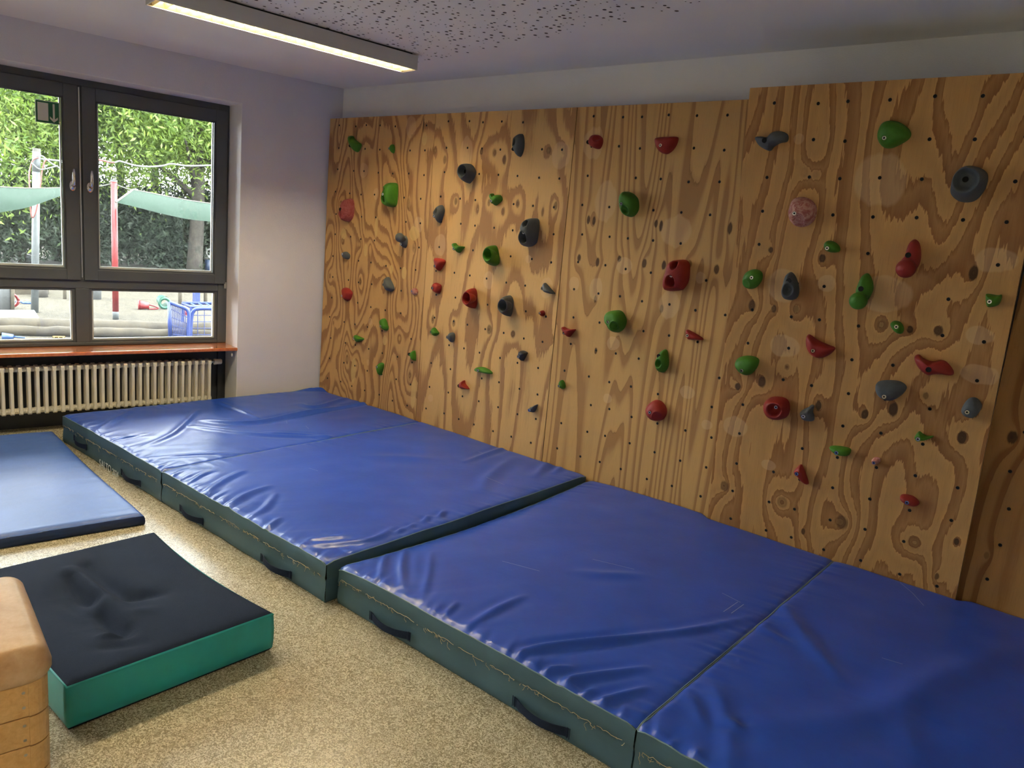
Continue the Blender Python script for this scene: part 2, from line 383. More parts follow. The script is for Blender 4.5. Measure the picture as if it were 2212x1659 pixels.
# ================================================================== WINDOWS
FO = -.25                            # inner face of the fixed frame
def window(n, t0, t1, handles=True):
    r = empty('window_%d' % n, wp(t0, .59, FO)); structure(r)
    z0, zm, zt = .60, 1.055, ZT
    fr = MB()
    d0, d1 = FO-.07, FO
    fr.wbox(t0, t0+.075, z0, zt, d0, d1); fr.wbox(t1-.075, t1, z0, zt, d0, d1); fr.wbox(t0+.075, t1-.075, zt-.05, zt, d0, d1)
    fr.wbox(t0+.075, t1-.075, z0, z0+.025, d0, d1); fr.wbox(t0+.075, t1-.075, zm-.03, zm+.045, d0, d1)
    tm = (t0+t1)/2; fr.wbox(tm-.045, tm+.045, z0+.025, zm-.03, d0, d1); fr.wbox(tm-.03, tm+.03, zm+.045, zt-.05, d0, d1)
    f = fr.build('frame', MT['frame'], r); bevel(f, .004)
    sp = MB(); sp.wbox(tm-.004, tm+.004, zm+.05, zt-.06, d1, d1+.004); sp.build('centre_bead', MT['steel'], f)
    hg = MB(); hg.wbox(t0+.012, t0+.030, zm-.005, zm+.045, d1+.001, d1+.016); hg.build('hinge', MT['steel'], f)
    for (a, b, hs) in ((t0+.022, tm-.012, 1), (tm+.012, t1-.022, -1)):           # two opening sashes, standing proud of the frame
        za, zb, w = 1.088, 2.437, .088
        s = MB(); e0, e1 = FO-.045, FO+.022
        s.wbox(a, a+w, za, zb, e0, e1); s.wbox(b-w, b, za, zb, e0, e1); s.wbox(a+w, b-w, za, za+w*.85, e0, e1); s.wbox(a+w, b-w, zb-w, zb, e0, e1)
        so_ = s.build('sash', MT['frame'], r); bevel(so_, .003)
        g = MB(); wi = w; q0, q1 = FO+.001, FO+.010
        for (u0, u1, v0, v1) in ((a+wi, a+wi+.012, za+wi*.85, zb-wi), (b-wi-.012, b-wi, za+wi*.85, zb-wi), (a+wi, b-wi, za+wi*.85, za+wi*.85+.012), (a+wi, b-wi, zb-wi-.012, zb-wi)): g.wbox(u0, u1, v0, v1, q0, q1)
        g.build('glazing_bead', MT['frame'], so_)
        k = MB(); wj = w+.012
        for (u0, u1, v0, v1) in ((a+wj, a+wj+.010, za+wi*.85+.012, zb-wj), (b-wj-.010, b-wj, za+wi*.85+.012, zb-wj), (a+wj, b-wj, za+wi*.85+.012, za+wi*.85+.026)): k.wbox(u0, u1, v0, v1, FO-.022, FO-.006)
        k.build('spacer', MT['spacer'], so_)
        MB().wbox(a+w, b-w, za+w*.85, zb-w, FO-.018, FO-.012).build('pane', MT['glass'], so_)
        tc_ = (b-.043) if hs == 1 else (a+.043)
        h = MB(); zc = 1.752
        el = [wp(tc_+.021*math.cos(x), zc+.036*math.sin(x), e1+.0005) for x in np.linspace(0, 2*math.pi, 17)[:-1]]
        el2 = [p+WN*.012 for p in el]; h.add(el+el2, [tuple(range(15, -1, -1)), tuple(range(16, 32))]+[(i, (i+1) % 16, 16+(i+1) % 16, 16+i) for i in range(16)])
        h.tube([wp(tc_, zc, e1+.008), wp(tc_, zc, e1+.045), wp(tc_, zc+.014, e1+.055), wp(tc_, zc+.06, e1+.057), wp(tc_-.002, zc+.115, e1+.053)], [.010, .010, .011, .011, .009], 10)
        h.build('handle', MT['chrome'], so_, smooth=True)
    for (a, b) in ((t0+.075, tm-.045), (tm+.045, t1-.075)):        # fixed lower lights
        za, zb = z0+.025, zm-.03
        s = MB()
        for (u0, u1, v0, v1) in ((a, a+.018, za, zb), (b-.018, b, za, zb), (a+.018, b-.018, za, za+.014), (a+.018, b-.018, zb-.018, zb)): s.wbox(u0, u1, v0, v1, FO-.05, FO-.012)
        lf = s.build('lower_light', MT['frame'], r); bevel(lf, .002)
        k = MB(); k.wbox(a+.018, a+.030, za+.014, zb-.018, FO-.050, FO-.026); k.wbox(b-.030, b-.018, za+.014, zb-.018, FO-.05, FO-.026); k.wbox(a+.03, b-.03, za+.014, za+.024, FO-.05, FO-.026)
        k.build('spacer', MT['spacer'], lf)
        MB().wbox(a+.018, b-.018, za+.014, zb-.018, FO-.042, FO-.036).build('pane', MT['glass'], lf)
    s = MB().wbox(t0+.002, t1-.002, .572, .598, FO-.005, .012).build('window_sill', MT['sill'], r); bevel(s, .006, 3)
    # dark panel closing the niche under the window, with two upright cover strips
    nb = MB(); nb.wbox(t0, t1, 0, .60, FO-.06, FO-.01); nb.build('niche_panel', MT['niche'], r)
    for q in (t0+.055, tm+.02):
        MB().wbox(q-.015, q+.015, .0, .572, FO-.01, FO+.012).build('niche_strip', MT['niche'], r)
    o = MB().wbox(t0-.02, t1+.02, .56, .585, FO-.24, FO-.06).build('outer_sill', MT['spacer'], r)
    return r
window(1, T0, T1); window(2, T2, T3)
cp = MB().tube([wp(T0+.04, .570, -.012), wp(T0+.04, .548, -.012)], .0012, 5).tube([wp(T0+.04, .549, -.012), wp(T0+.04, .545, -.012), wp(T0+.04, .528, -.012), wp(T0+.04, .524, -.012)], [.002, .006, .0065, .003], 8)
tag(cp.build('cord_pull', MT['valve'], smooth=True), 'tiny cream cord pull hanging under the right end of the wooden sill', 'cord pull')
# escape-route sticker on the left sash
ex = empty('exit_sign', wp(2.10, 2.23, FO-.0115)); tag(ex, 'green and white escape window sticker with down arrow on the left pane', 'sign')
so1 = FO-.0115
MT['signgreen'] = mat('sign_green', (.010, .135, .055), .5, var=.03); MT['signwhite'] = mat('sign_white', (.74, .74, .64), .5, var=.02)
MB().wbox(2.020, 2.165, 2.155, 2.303, so1, so1+.0012).build('border', MT['signwhite'], ex)
MB().wbox(2.024, 2.161, 2.159, 2.299, so1+.0012, so1+.0018).build('field', MT['signgreen'], ex)
MB().wbox(2.088, 2.152, 2.170, 2.288, so1+.0018, so1+.0024).build('door_symbol', MT['signwhite'], ex)
ar = MB(); cx = 2.055; q0 = so1+.0018; q1 = so1+.0024
ar.wbox(cx-.006, cx+.006, 2.178, 2.288, q0, q1)
for s_ in (-1, 1):
    P = [(cx+s_*.024, 2.204), (cx+s_*.024, 2.188), (cx, 2.166), (cx, 2.182)]
    if s_ < 0: P = P[::-1]
    ar.add([wp(a, b, q1) for a, b in P]+[wp(a, b, q0) for a, b in P], [(0, 1, 2, 3), (7, 6, 5, 4), (0, 4, 5, 1), (1, 5, 6, 2), (2, 6, 7, 3), (3, 7, 4, 0)])
ar.build('arrow', MT['signwhite'], ex)
# ================================================================== RADIATOR
def radiator(t0, n, label, valve=True):
    r = empty('radiator', wp(t0, .147, -.10)); tag(r, label, 'radiator')
    zb, zt = .147, .492; pitch = .0516
    sec = MB()
    for (o, th) in ((-.055, .017), (-.098, .013), (-.140, .013)):       # three columns, front one widest
        hw = .0125 if o == -.055 else .009
        prof = [(zb+.012, hw*.8), (zb+.022, hw), (zt-.022, hw), (zt-.010, hw*.85)]
        P = [];
        for z, w in prof:
            P += [wp(-w, z, o-th/2), wp(-w*.7, z, o+th/2), wp(w*.7, z, o+th/2), wp(w, z, o-th/2)]
        Fq = [(3, 2, 1, 0), tuple(12+k for k in range(4))]
        for i in range(3):
            for k in range(4): Fq.append((i*4+k, i*4+(k+1) % 4, (i+1)*4+(k+1) % 4, (i+1)*4+k))
        sec.add(P, Fq)
    for z, s_ in ((zt-.020, 1), (zb+.022, -1)):                         # rounded headers
        prof = []
        for o, dz in ((-.046, -.012), (-.050, .010), (-.062, .020), (-.10, .020), (-.135, .020), (-.147, .010), (-.150, -.014), (-.10, -.022)): prof.append((o, z+s_*dz))
        P = [wp(-.0125, b, a) for a, b in prof]+[wp(.0125, b, a) for a, b in prof]; m_ = len(prof)
        sec.add(P, [tuple(range(m_)), tuple(range(2*m_-1, m_-1, -1))]+[(i, i+m_, (i+1) % m_+m_, (i+1) % m_) for i in range(m_)])
        a = wp(-.026, z-s_*.002, -.098); b = wp(.026, z-s_*.002, -.098); sec.tube([a, b], .021, 10)
    first = sec.build('section', MT['rad'], None); first.parent = r
    base = wp(t0, 0, 0)
    me = first.data
    for v in me.vertices: v.co = v.co
    o0 = np.array(r.location)
    first.location = base - o0
    bevel(first, .003, 2)
    for k in range(1, n):
        c = first.copy(); COL.objects.link(c); c.parent = r; c.location = wp(t0+k*pitch, 0, 0) - o0
    if valve:
        v = MB(); zc = zt-.022
        v.tube([wp(t0-.026, zc, -.098), wp(t0-.050, zc, -.098)], .010, 10); v.build('valve_stem', MT['steel'], r)
        v = MB(); v.tube([wp(t0-.046, zc, -.098), wp(t0-.05, zc, -.098), wp(t0-.066, zc, -.098), wp(t0-.068, zc, -.098), wp(t0-.104, zc, -.098), wp(t0-.109, zc, -.098)], [.021, .024, .024, .022, .022, .018], 16); v.build('thermostat', MT['valve'], r, smooth=False)
        MB().tube([wp(t0+5*pitch-.026, .415, -.050), wp(t0+5*pitch-.026, .385, -.046)], .004, 6).build('vent_key', MT['steel'], r)
    for q in (t0+.10, t0+n*pitch-.15):
        MB().wbox(q-.012, q+.012, 0, zb+.03, -.11, -.085).build('foot', MT['niche'], r)
    return r
radiator(T0+.20, 36, 'long cream ribbed column radiator in the dark niche under the window')
# ================================================================== CEILING LAMP
def lamp(nA, nB, t0, t1, label):
    """surface trough with one tube and V-blade louvre; axis may run slightly askew to the wall"""
    r = empty('ceiling_lamp', nt((nA+nB)/2, (t0+t1)/2, H)); tag(r, label, 'lamp', )
    w = .159; zb = 2.652
    def lp(s, a, z):           # s along (0..1), a across (0..w) from the far side
        n_ = nA+(nB-nA)*s; return nt(n_-w+a, t0+(t1-t0)*s, z)
    def lbox(mb, s0, s1, a0, a1, z0, z1): return mb.hexa([lp(s0, a0, z0), lp(s0, a1, z0), lp(s1, a1, z0), lp(s1, a0, z0), lp(s0, a0, z1), lp(s0, a1, z1), lp(s1, a1, z1), lp(s1, a0, z1)])
    L = t1-t0; e = .012/L
    b = MB(); lbox(b, 0, 1, 0, .004, zb, H-.012); lbox(b, 0, 1, w-.004, w, zb, H-.012); lbox(b, 0, 1, .004, w-.004, H-.016, H-.012)
    lbox(b, 0, e*.4, .004, w-.004, zb, H-.016); lbox(b, 1-e*.4, 1, .004, w-.004, zb, H-.016)
    b.build('housing', MT['lampbody'], r)
    g = MB(); lbox(g, .02, .98, .02, w-.02, H-.012, H); g.build('mounting_gap', MT['gap_shade'], r)  # solid black filler stands in for the shade above the housing
    t = MB(); t.tube([lp(.03, w/2, zb+.050), lp(.97, w/2, zb+.050)], .013, 12); t.build('tube', MT['tube'], r, smooth=True)
    rf = MB()                  # two bright side reflectors
    for (a0, a1) in ((.006, .040), (w-.006, w-.040)):
        rf.hexa([lp(.005, a0, zb+.004), lp(.995, a0, zb+.004), lp(.995, a0+(.001 if a0 < .1 else -.001), zb+.004), lp(.005, a0+(.001 if a0 < .1 else -.001), zb+.004),
                 lp(.005, a1, zb+.065), lp(.995, a1, zb+.065), lp(.995, a1+(.001 if a0 < .1 else -.001), zb+.065), lp(.005, a1+(.001 if a0 < .1 else -.001), zb+.065)])
    rf.build('reflector', MT['reflector'], r)
    nb = 26
    first = None
    for k in range(nb):        # V-shaped cross blades
        s = .02+.96*k/(nb-1); d = .012/L
        P = [lp(s-d, .012, zb+.030), lp(s+d, .012, zb+.030), lp(s+d, w-.012, zb+.030), lp(s-d, w-.012, zb+.030), lp(s, .006, zb+.004), lp(s, w-.006, zb+.004)]
        m_ = MB().add(P, [(0, 4, 5, 3), (1, 2, 5, 4), (0, 1, 4), (2, 3, 5), (3, 2, 1, 0)])
        m_.build('louvre_blade', MT['louvre'], r)
    return r
lamp(1.700, 1.796, .391, 1.978, 'long trough lamp with glowing slatted louvre on the ceiling before the window')
lamp(1.815, 1.91, 2.30, 3.887, 'unseen trough lamp added in line with the first for more room light')  # out-of-view fixture, added to brighten the room

lamp(5.95, 6.046, 3.3, 4.887, 'unseen trough lamp added behind the camera to lift the dim right side')  # out-of-view fixture, added as fill for the near and right parts
# ================================================================== PLYWOOD CLIMBING WALL
PY = -.130
class Panel:
    def __init__(s, x0, x1, y0, z0, hgt, lean, th=.021):
        s.x0, s.x1, s.h, s.th = x0, x1, hgt, th
        k = math.sqrt(1+lean*lean)
        s.V = np.array([0, -lean/k, 1/k]); s.N = np.array([0, -1/k, -lean/k]); s.O = np.array([x0, y0-lean*z0, z0])
    def px(s, u, v, off=0):
        P = onplane(u, v, s.O+s.N*off, s.N); d = P-s.O-s.N*off; return d[0], d @ s.V
    def w(s, u, v, h=0): return s.O+np.array([u, 0, 0])+s.V*v+s.N*h
PN = [Panel(.012, 1.262, PY, 0, 2.49, 0), Panel(1.2640, 2.5150, PY, 0, 2.49, 0), Panel(2.5190, 3.769, PY, 0, 2.49, 0),
      Panel(3.747, 5.000, -.154, .0, 2.498, .1045), Panel(4.985, 6.235, -.1320, 0, 2.49, .0)]
PN[4].O[1] = -.125
def K(p, lst):   # knots by pixel: (u,v,width_m,height_m,strength,dark)
    return [(*PN[p].px(a, b), c, d, e, f) for (a, b, c, d, e, f) in lst]
def G(p, lst): return [(*PN[p].px(a, b), c, d) for (a, b, c, d) in lst]
LT, DK = (.61, .375, .165), (.345, .180, .078)
kn = [
 K(0, [(735, 440, .10, .16, 3.2, 0), (740, 520, .06, .10, 2.4, .5), (778, 528, .07, .12, 2.5, .35), (800, 535, .05, .10, 2, 0), (895, 535, .07, .12, -2.2, .5), (882, 440, .05, .14, 2.6, .6), (712, 596, .06, .12, 2.6, .3), (778, 608, .05, .10, -2.2, .7), (828, 612, .06, .10, 2.2, .4), (855, 612, .05, .10, 2, 0), (735, 285, .04, .25, -1.5, .0), (720, 695, .06, .12, 2.4, .3), (863, 730, .08, .13, 2.4, .3), (750, 775, .06, .12, 2.8, .5), (885, 812, .07, .14, 2.8, .5), (770, 790, .05, .10, 2, 0), (900, 625, .05, .09, 1.6, 0), (915, 270, .02, .16, .8, .9), (770, 285, .012, .15, .6, .9)]),
 K(1, [(940, 325, .05, .09, 1.2, .6), (961, 345, .05, .09, 1.3, .7), (1040, 328, .04, .06, 1.0, .8), (1068, 330, .06, .09, 1.5, .6), (1090, 345, .05, .10, 1.3, .8), (1185, 325, .05, .07, 1.2, .8), (1218, 325, .05, .08, 1.2, .6), (985, 435, .05, .08, 1.5, .8), (1056, 438, .04, .07, 1.2, .7), (1032, 452, .04, .09, -1.1, .6), (1087, 457, .05, .09, 1.4, .7), (1118, 440, .05, .08, 1.5, .8), (1172, 458, .03, .09, -1.0, .7), (1200, 445, .05, .08, 1.4, .8), (935, 690, .05, .10, 1.4, .7), (980, 698, .05, .08, 1.4, .7), (1057, 712, .07, .10, 1.6, .8), (1108, 722, .06, .08, 1.5, .7), (1195, 735, .05, .08, 1.1, .3)]),
 K(2, [(1271, 475, .035, .08, 1.0, 1), (1283, 477, .035, .08, 1.0, 1), (1417, 483, .035, .07, 1.0, 1), (1428, 488, .035, .09, 1.0, 1), (1577, 493, .04, .10, 1.0, 1), (1251, 557, .04, .07, 1.2, 1), (1291, 566, .04, .08, 1.3, 1), (1338, 559, .04, .06, 1.0, 1), (1392, 569, .045, .08, 1.4, 1), (1434, 573, .04, .08, 1.0, 1), (1490, 570, .04, .07, 1.0, .8), (1548, 582, .045, .08, 1.4, 1), (1286, 646, .035, .07, 1.0, .9), (1429, 667, .035, .07, .9, .9), (1287, 758, .03, .06, .8, .9)]),
 K(3, [(1738, 372, .05, .07, 1.2, .3), (1763, 378, .05, .07, 1.2, .3), (1665, 540, .035, .05, .9, 1), (1776, 558, .045, .06, 1.1, 1), (2103, 590, .05, .09, 1.3, 1), (1624, 660, .06, .09, 1.4, .9), (1672, 667, .04, .06, 1.0, .9), (1720, 668, .04, .06, 1.0, .7), (1905, 702, .06, .08, 1.5, .6), (1966, 712, .04, .05, 1.0, 1), (2027, 715, .06, .07, 1.5, .9), (1646, 825, .06, .09, 1.4, .9), (1594, 835, .05, .06, 1.2, 1), (1768, 876, .05, .08, 1.6, 1), (1868, 895, .05, .07, 1.6, 1), (1930, 885, .06, .10, 1.5, 1), (1700, 793, .04, .05, .9, .7), (2000, 855, .035, .05, .8, .7), (2078, 945, .06, .09, 1.7, 1), (1565, 1050, .07, .09, 1.7, .8), (1690, 1085, .08, .09, 2.0, .6), (1818, 1128, .09, .11, 2.2, .8), (1975, 1172, .09, .10, 2.2, .5), (2066, 1170, .03, .05, .7, 1), (2024, 1245, .03, .05, .8, .9), (1735, 1148, .03, .05, .8, .9)]),
 K(4, [(2187, 945, .06, .09, 1.6, 1), (2131, 1200, .03, .05, .8, .6)]),
]
gh = [
 G(0, [(888, 275, .06, .085), (787, 368, .05, .06), (812, 418, .035, .05), (903, 485, .05, .07), (733, 362, .02, .035), (800, 695, .03, .035), (795, 783, .02, .03)]),
 G(1, [(1006, 330, .065, .115), (1215, 335, .075, .09), (949, 530, .06, .085), (1055, 605, .055, .085), (1142, 560, .03, .03), (1180, 622, .075, .085), (930, 860, .03, .03)]),
 G(2, [(1281, 310, .085, .10), (1308, 435, .085, .12), (1462, 500, .10, .10), (1350, 574, .06, .05), (1240, 613, .04, .05), (1287, 625, .05, .075), (1448, 658, .085, .09), (1325, 742, .045, .04), (1483, 847, .05, .04), (1528, 918, .035, .03), (1313, 861, .03, .03), (1514, 600, .035, .04)]),
 G(3, [(1905, 390, .13, .14), (1910, 635, .12, .09), (2158, 562, .09, .065), (2112, 808, .07, .05), (1696, 748, .075, .06), (1590, 923, .07, .06), (1662, 1005, .045, .03), (1783, 612, .05, .05), (1692, 615, .09, .09), (1725, 300, .03, .03), (2120, 725, .06, .05)]),
 [],
]
MT['ply'] = [
 plywood('plywood_wild_grain', 1.0, 2.0, .62, 24, (.61, .37, .150), (.33, .165, .068), kn[0], gh[0], 1.3, .42, fills=G(0, [(917, 300, .03, .05), (813, 490, .02, .08), (742, 505, .04, .05), (895, 505, .06, .06), (763, 800, .035, .12), (893, 850, .03, .12), (832, 735, .03, .04), (845, 582, .03, .05), (873, 590, .03, .05), (790, 540, .02, .05)])),
 plywood('plywood_flame_grain', 2.3, 2.0, .30, 12, (.67, .42, .168), (.37, .192, .080), kn[1], gh[1], .55, .5),
 plywood('plywood_straight_grain', 4.1, 2.6, .13, 26, (.60, .365, .138), (.38, .20, .074), kn[2], gh[2], .7, .10),
 plywood('plywood_dark_grain', 5.7, 1.8, .34, 15, (.58, .325, .115), (.275, .115, .037), kn[3], gh[3], .9, .40, outline=1),
 plywood('plywood_amber_grain', 7.9, 2.4, .16, 10, (.50, .265, .085), (.30, .125, .035), kn[4], gh[4], .5, .15)]
plabels = ['leftmost plywood climbing panel with wild swirling grain, beside the window wall',
 'second plywood climbing panel from the window wall, with pale flame grain',
 'third plywood climbing panel, pale with straight vertical grain lines',
 'darker brown plywood panel leaning out in front of its neighbours',
 'amber plywood panel set back at the far right edge of the picture']
MT['rim'] = mat('insert_rim', (.05, .045, .04), .5)
cols = [.13, .335, .472, .645, .82, 1.0, 1.165]
def holes(p, idx):
    """threaded inserts: flat black disc for the shaded bore, with a thin metal rim"""
    b, r = MB(), MB()
    n = 10
    for k in range(14):
        for j, c in enumerate(cols):
            if idx == 3: u = c+.008+(RNG.random()-.5)*.012; v = 2.42-.166*k+(RNG.random()-.5)*.012
            else: u = c-(.03 if k % 3 == 0 and k else 0)*(.6+.4*(j % 2))+(RNG.random()-.5)*.012; v = 2.435-.1745*k-.022*c+(RNG.random()-.5)*.012
            if v < .02 or RNG.random() < .05: continue
            C = p.w(u, v, .0008); ring = [C+(np.array([math.cos(a), 0, 0])+p.V*math.sin(a))*.0072 for a in np.linspace(0, 2*math.pi, n+1)[:-1]]
            b.add(ring, [tuple(range(n))])  # black disc laid on the face, painting the dark of the bore
            C = p.w(u, v, .0004); o_ = [C+(np.array([math.cos(a), 0, 0])+p.V*math.sin(a))*.0082 for a in np.linspace(0, 2*math.pi, n+1)[:-1]]
            i_ = [C+(np.array([math.cos(a), 0, 0])+p.V*math.sin(a))*.0070+p.N*.0010 for a in np.linspace(0, 2*math.pi, n+1)[:-1]]
            r.add(o_+i_, [(q, (q+1) % n, n+(q+1) % n, n+q) for q in range(n)])
    return b, r
for i, p in enumerate(PN):
    me_parent = None
    w_ = p.x1-p.x0; ch = .006 if i == 3 else .001
    P = [p.w(0, 0, -p.th), p.w(w_, 0, -p.th), p.w(w_, p.h, -p.th), p.w(0, p.h, -p.th), p.w(ch, 0, 0), p.w(w_, 0, 0), p.w(w_, p.h, 0), p.w(ch, p.h, 0)]
    fs = [(0, 1, 2, 3), (7, 6, 5, 4), (0, 4, 5, 1), (1, 5, 6, 2), (2, 6, 7, 3), (3, 7, 4, 0)]
    # object origin at the panel's lower left front corner, axes of the panel itself
    o = mesh('plywood_panel', P, fs, [MT['ply'][i], MT['plyedge']]);
    R = Matrix(((1, 0, 0), (0, -p.N[1], p.V[1]), (0, -p.N[2], p.V[2])))   # columns U, -N, V
    Mx = Matrix.Translation(Vector(p.O)) @ R.to_4x4(); inv = Mx.inverted()
    for v in o.data.vertices: v.co = inv @ v.co
    o.matrix_world = Mx
    for k, f in enumerate(o.data.polygons): f.material_index = 0 if k in (0, 1) else 1
    tag(o, plabels[i], 'panel', 'plywood climbing wall')
    p.obj = o
    b, r = holes(p, i)
    for nm, mbx, mm in (('insert_bore_discs', b, MT['black']), ('insert_rims', r, MT['rim'])):
        h = mesh(nm, mbx.V, mbx.F, mm)
        for v in h.data.vertices: v.co = inv @ v.co
        h.parent = o; h['kind'] = 'stuff'
# timber battens carrying the panels off the wall
MT['batten'] = wood_mat('batten', (.36, .22, .10), (.48, .31, .15), (50, 50, 4), .7, .3)
def batten(pi, mbx):
    o = PN[pi].obj; inv = o.matrix_world.inverted(); b = mesh('batten', mbx.V, mbx.F, MT['batten'])
    for v in b.data.vertices: v.co = inv @ v.co
    b.parent = o
for pi, x in ((0, .03), (0, 1.19), (1, 1.28), (1, 2.44), (2, 2.54), (2, 3.70), (4, 5.02), (4, 6.17)): batten(pi, MB().box((x, -.104, 0), (x+.05, -.022, 2.44)))
for x in (3.78, 4.92):                       # tapering wedges that tip the panel forward
    y0, y1 = -.131, -.131-.1045*2.40
    batten(3, MB().hexa([(x, y0, .01), (x+.05, y0, .01), (x+.05, -.10, .01), (x, -.10, .01), (x, y1, 2.40), (x+.05, y1, 2.40), (x+.05, -.022, 2.40), (x, -.022, 2.40)]))
# ================================================================== HOLDS
S8 = 8.0926
REF = {'a': (690, 240, S8), 'b': (690, 440, S8), 'c': (690, 640, S8), 'd': (900, 250, S8), 'e': (900, 440, S8), 'g': (900, 600, S8), 'h': (1100, 560, S8), 'i': (960, 740, S8),
       '5': (1190, 200, 4.0218), '6': (1190, 560, 4.0218), '7': (1560, 160, 3.3926), '8': (1500, 600, 3.1067)}
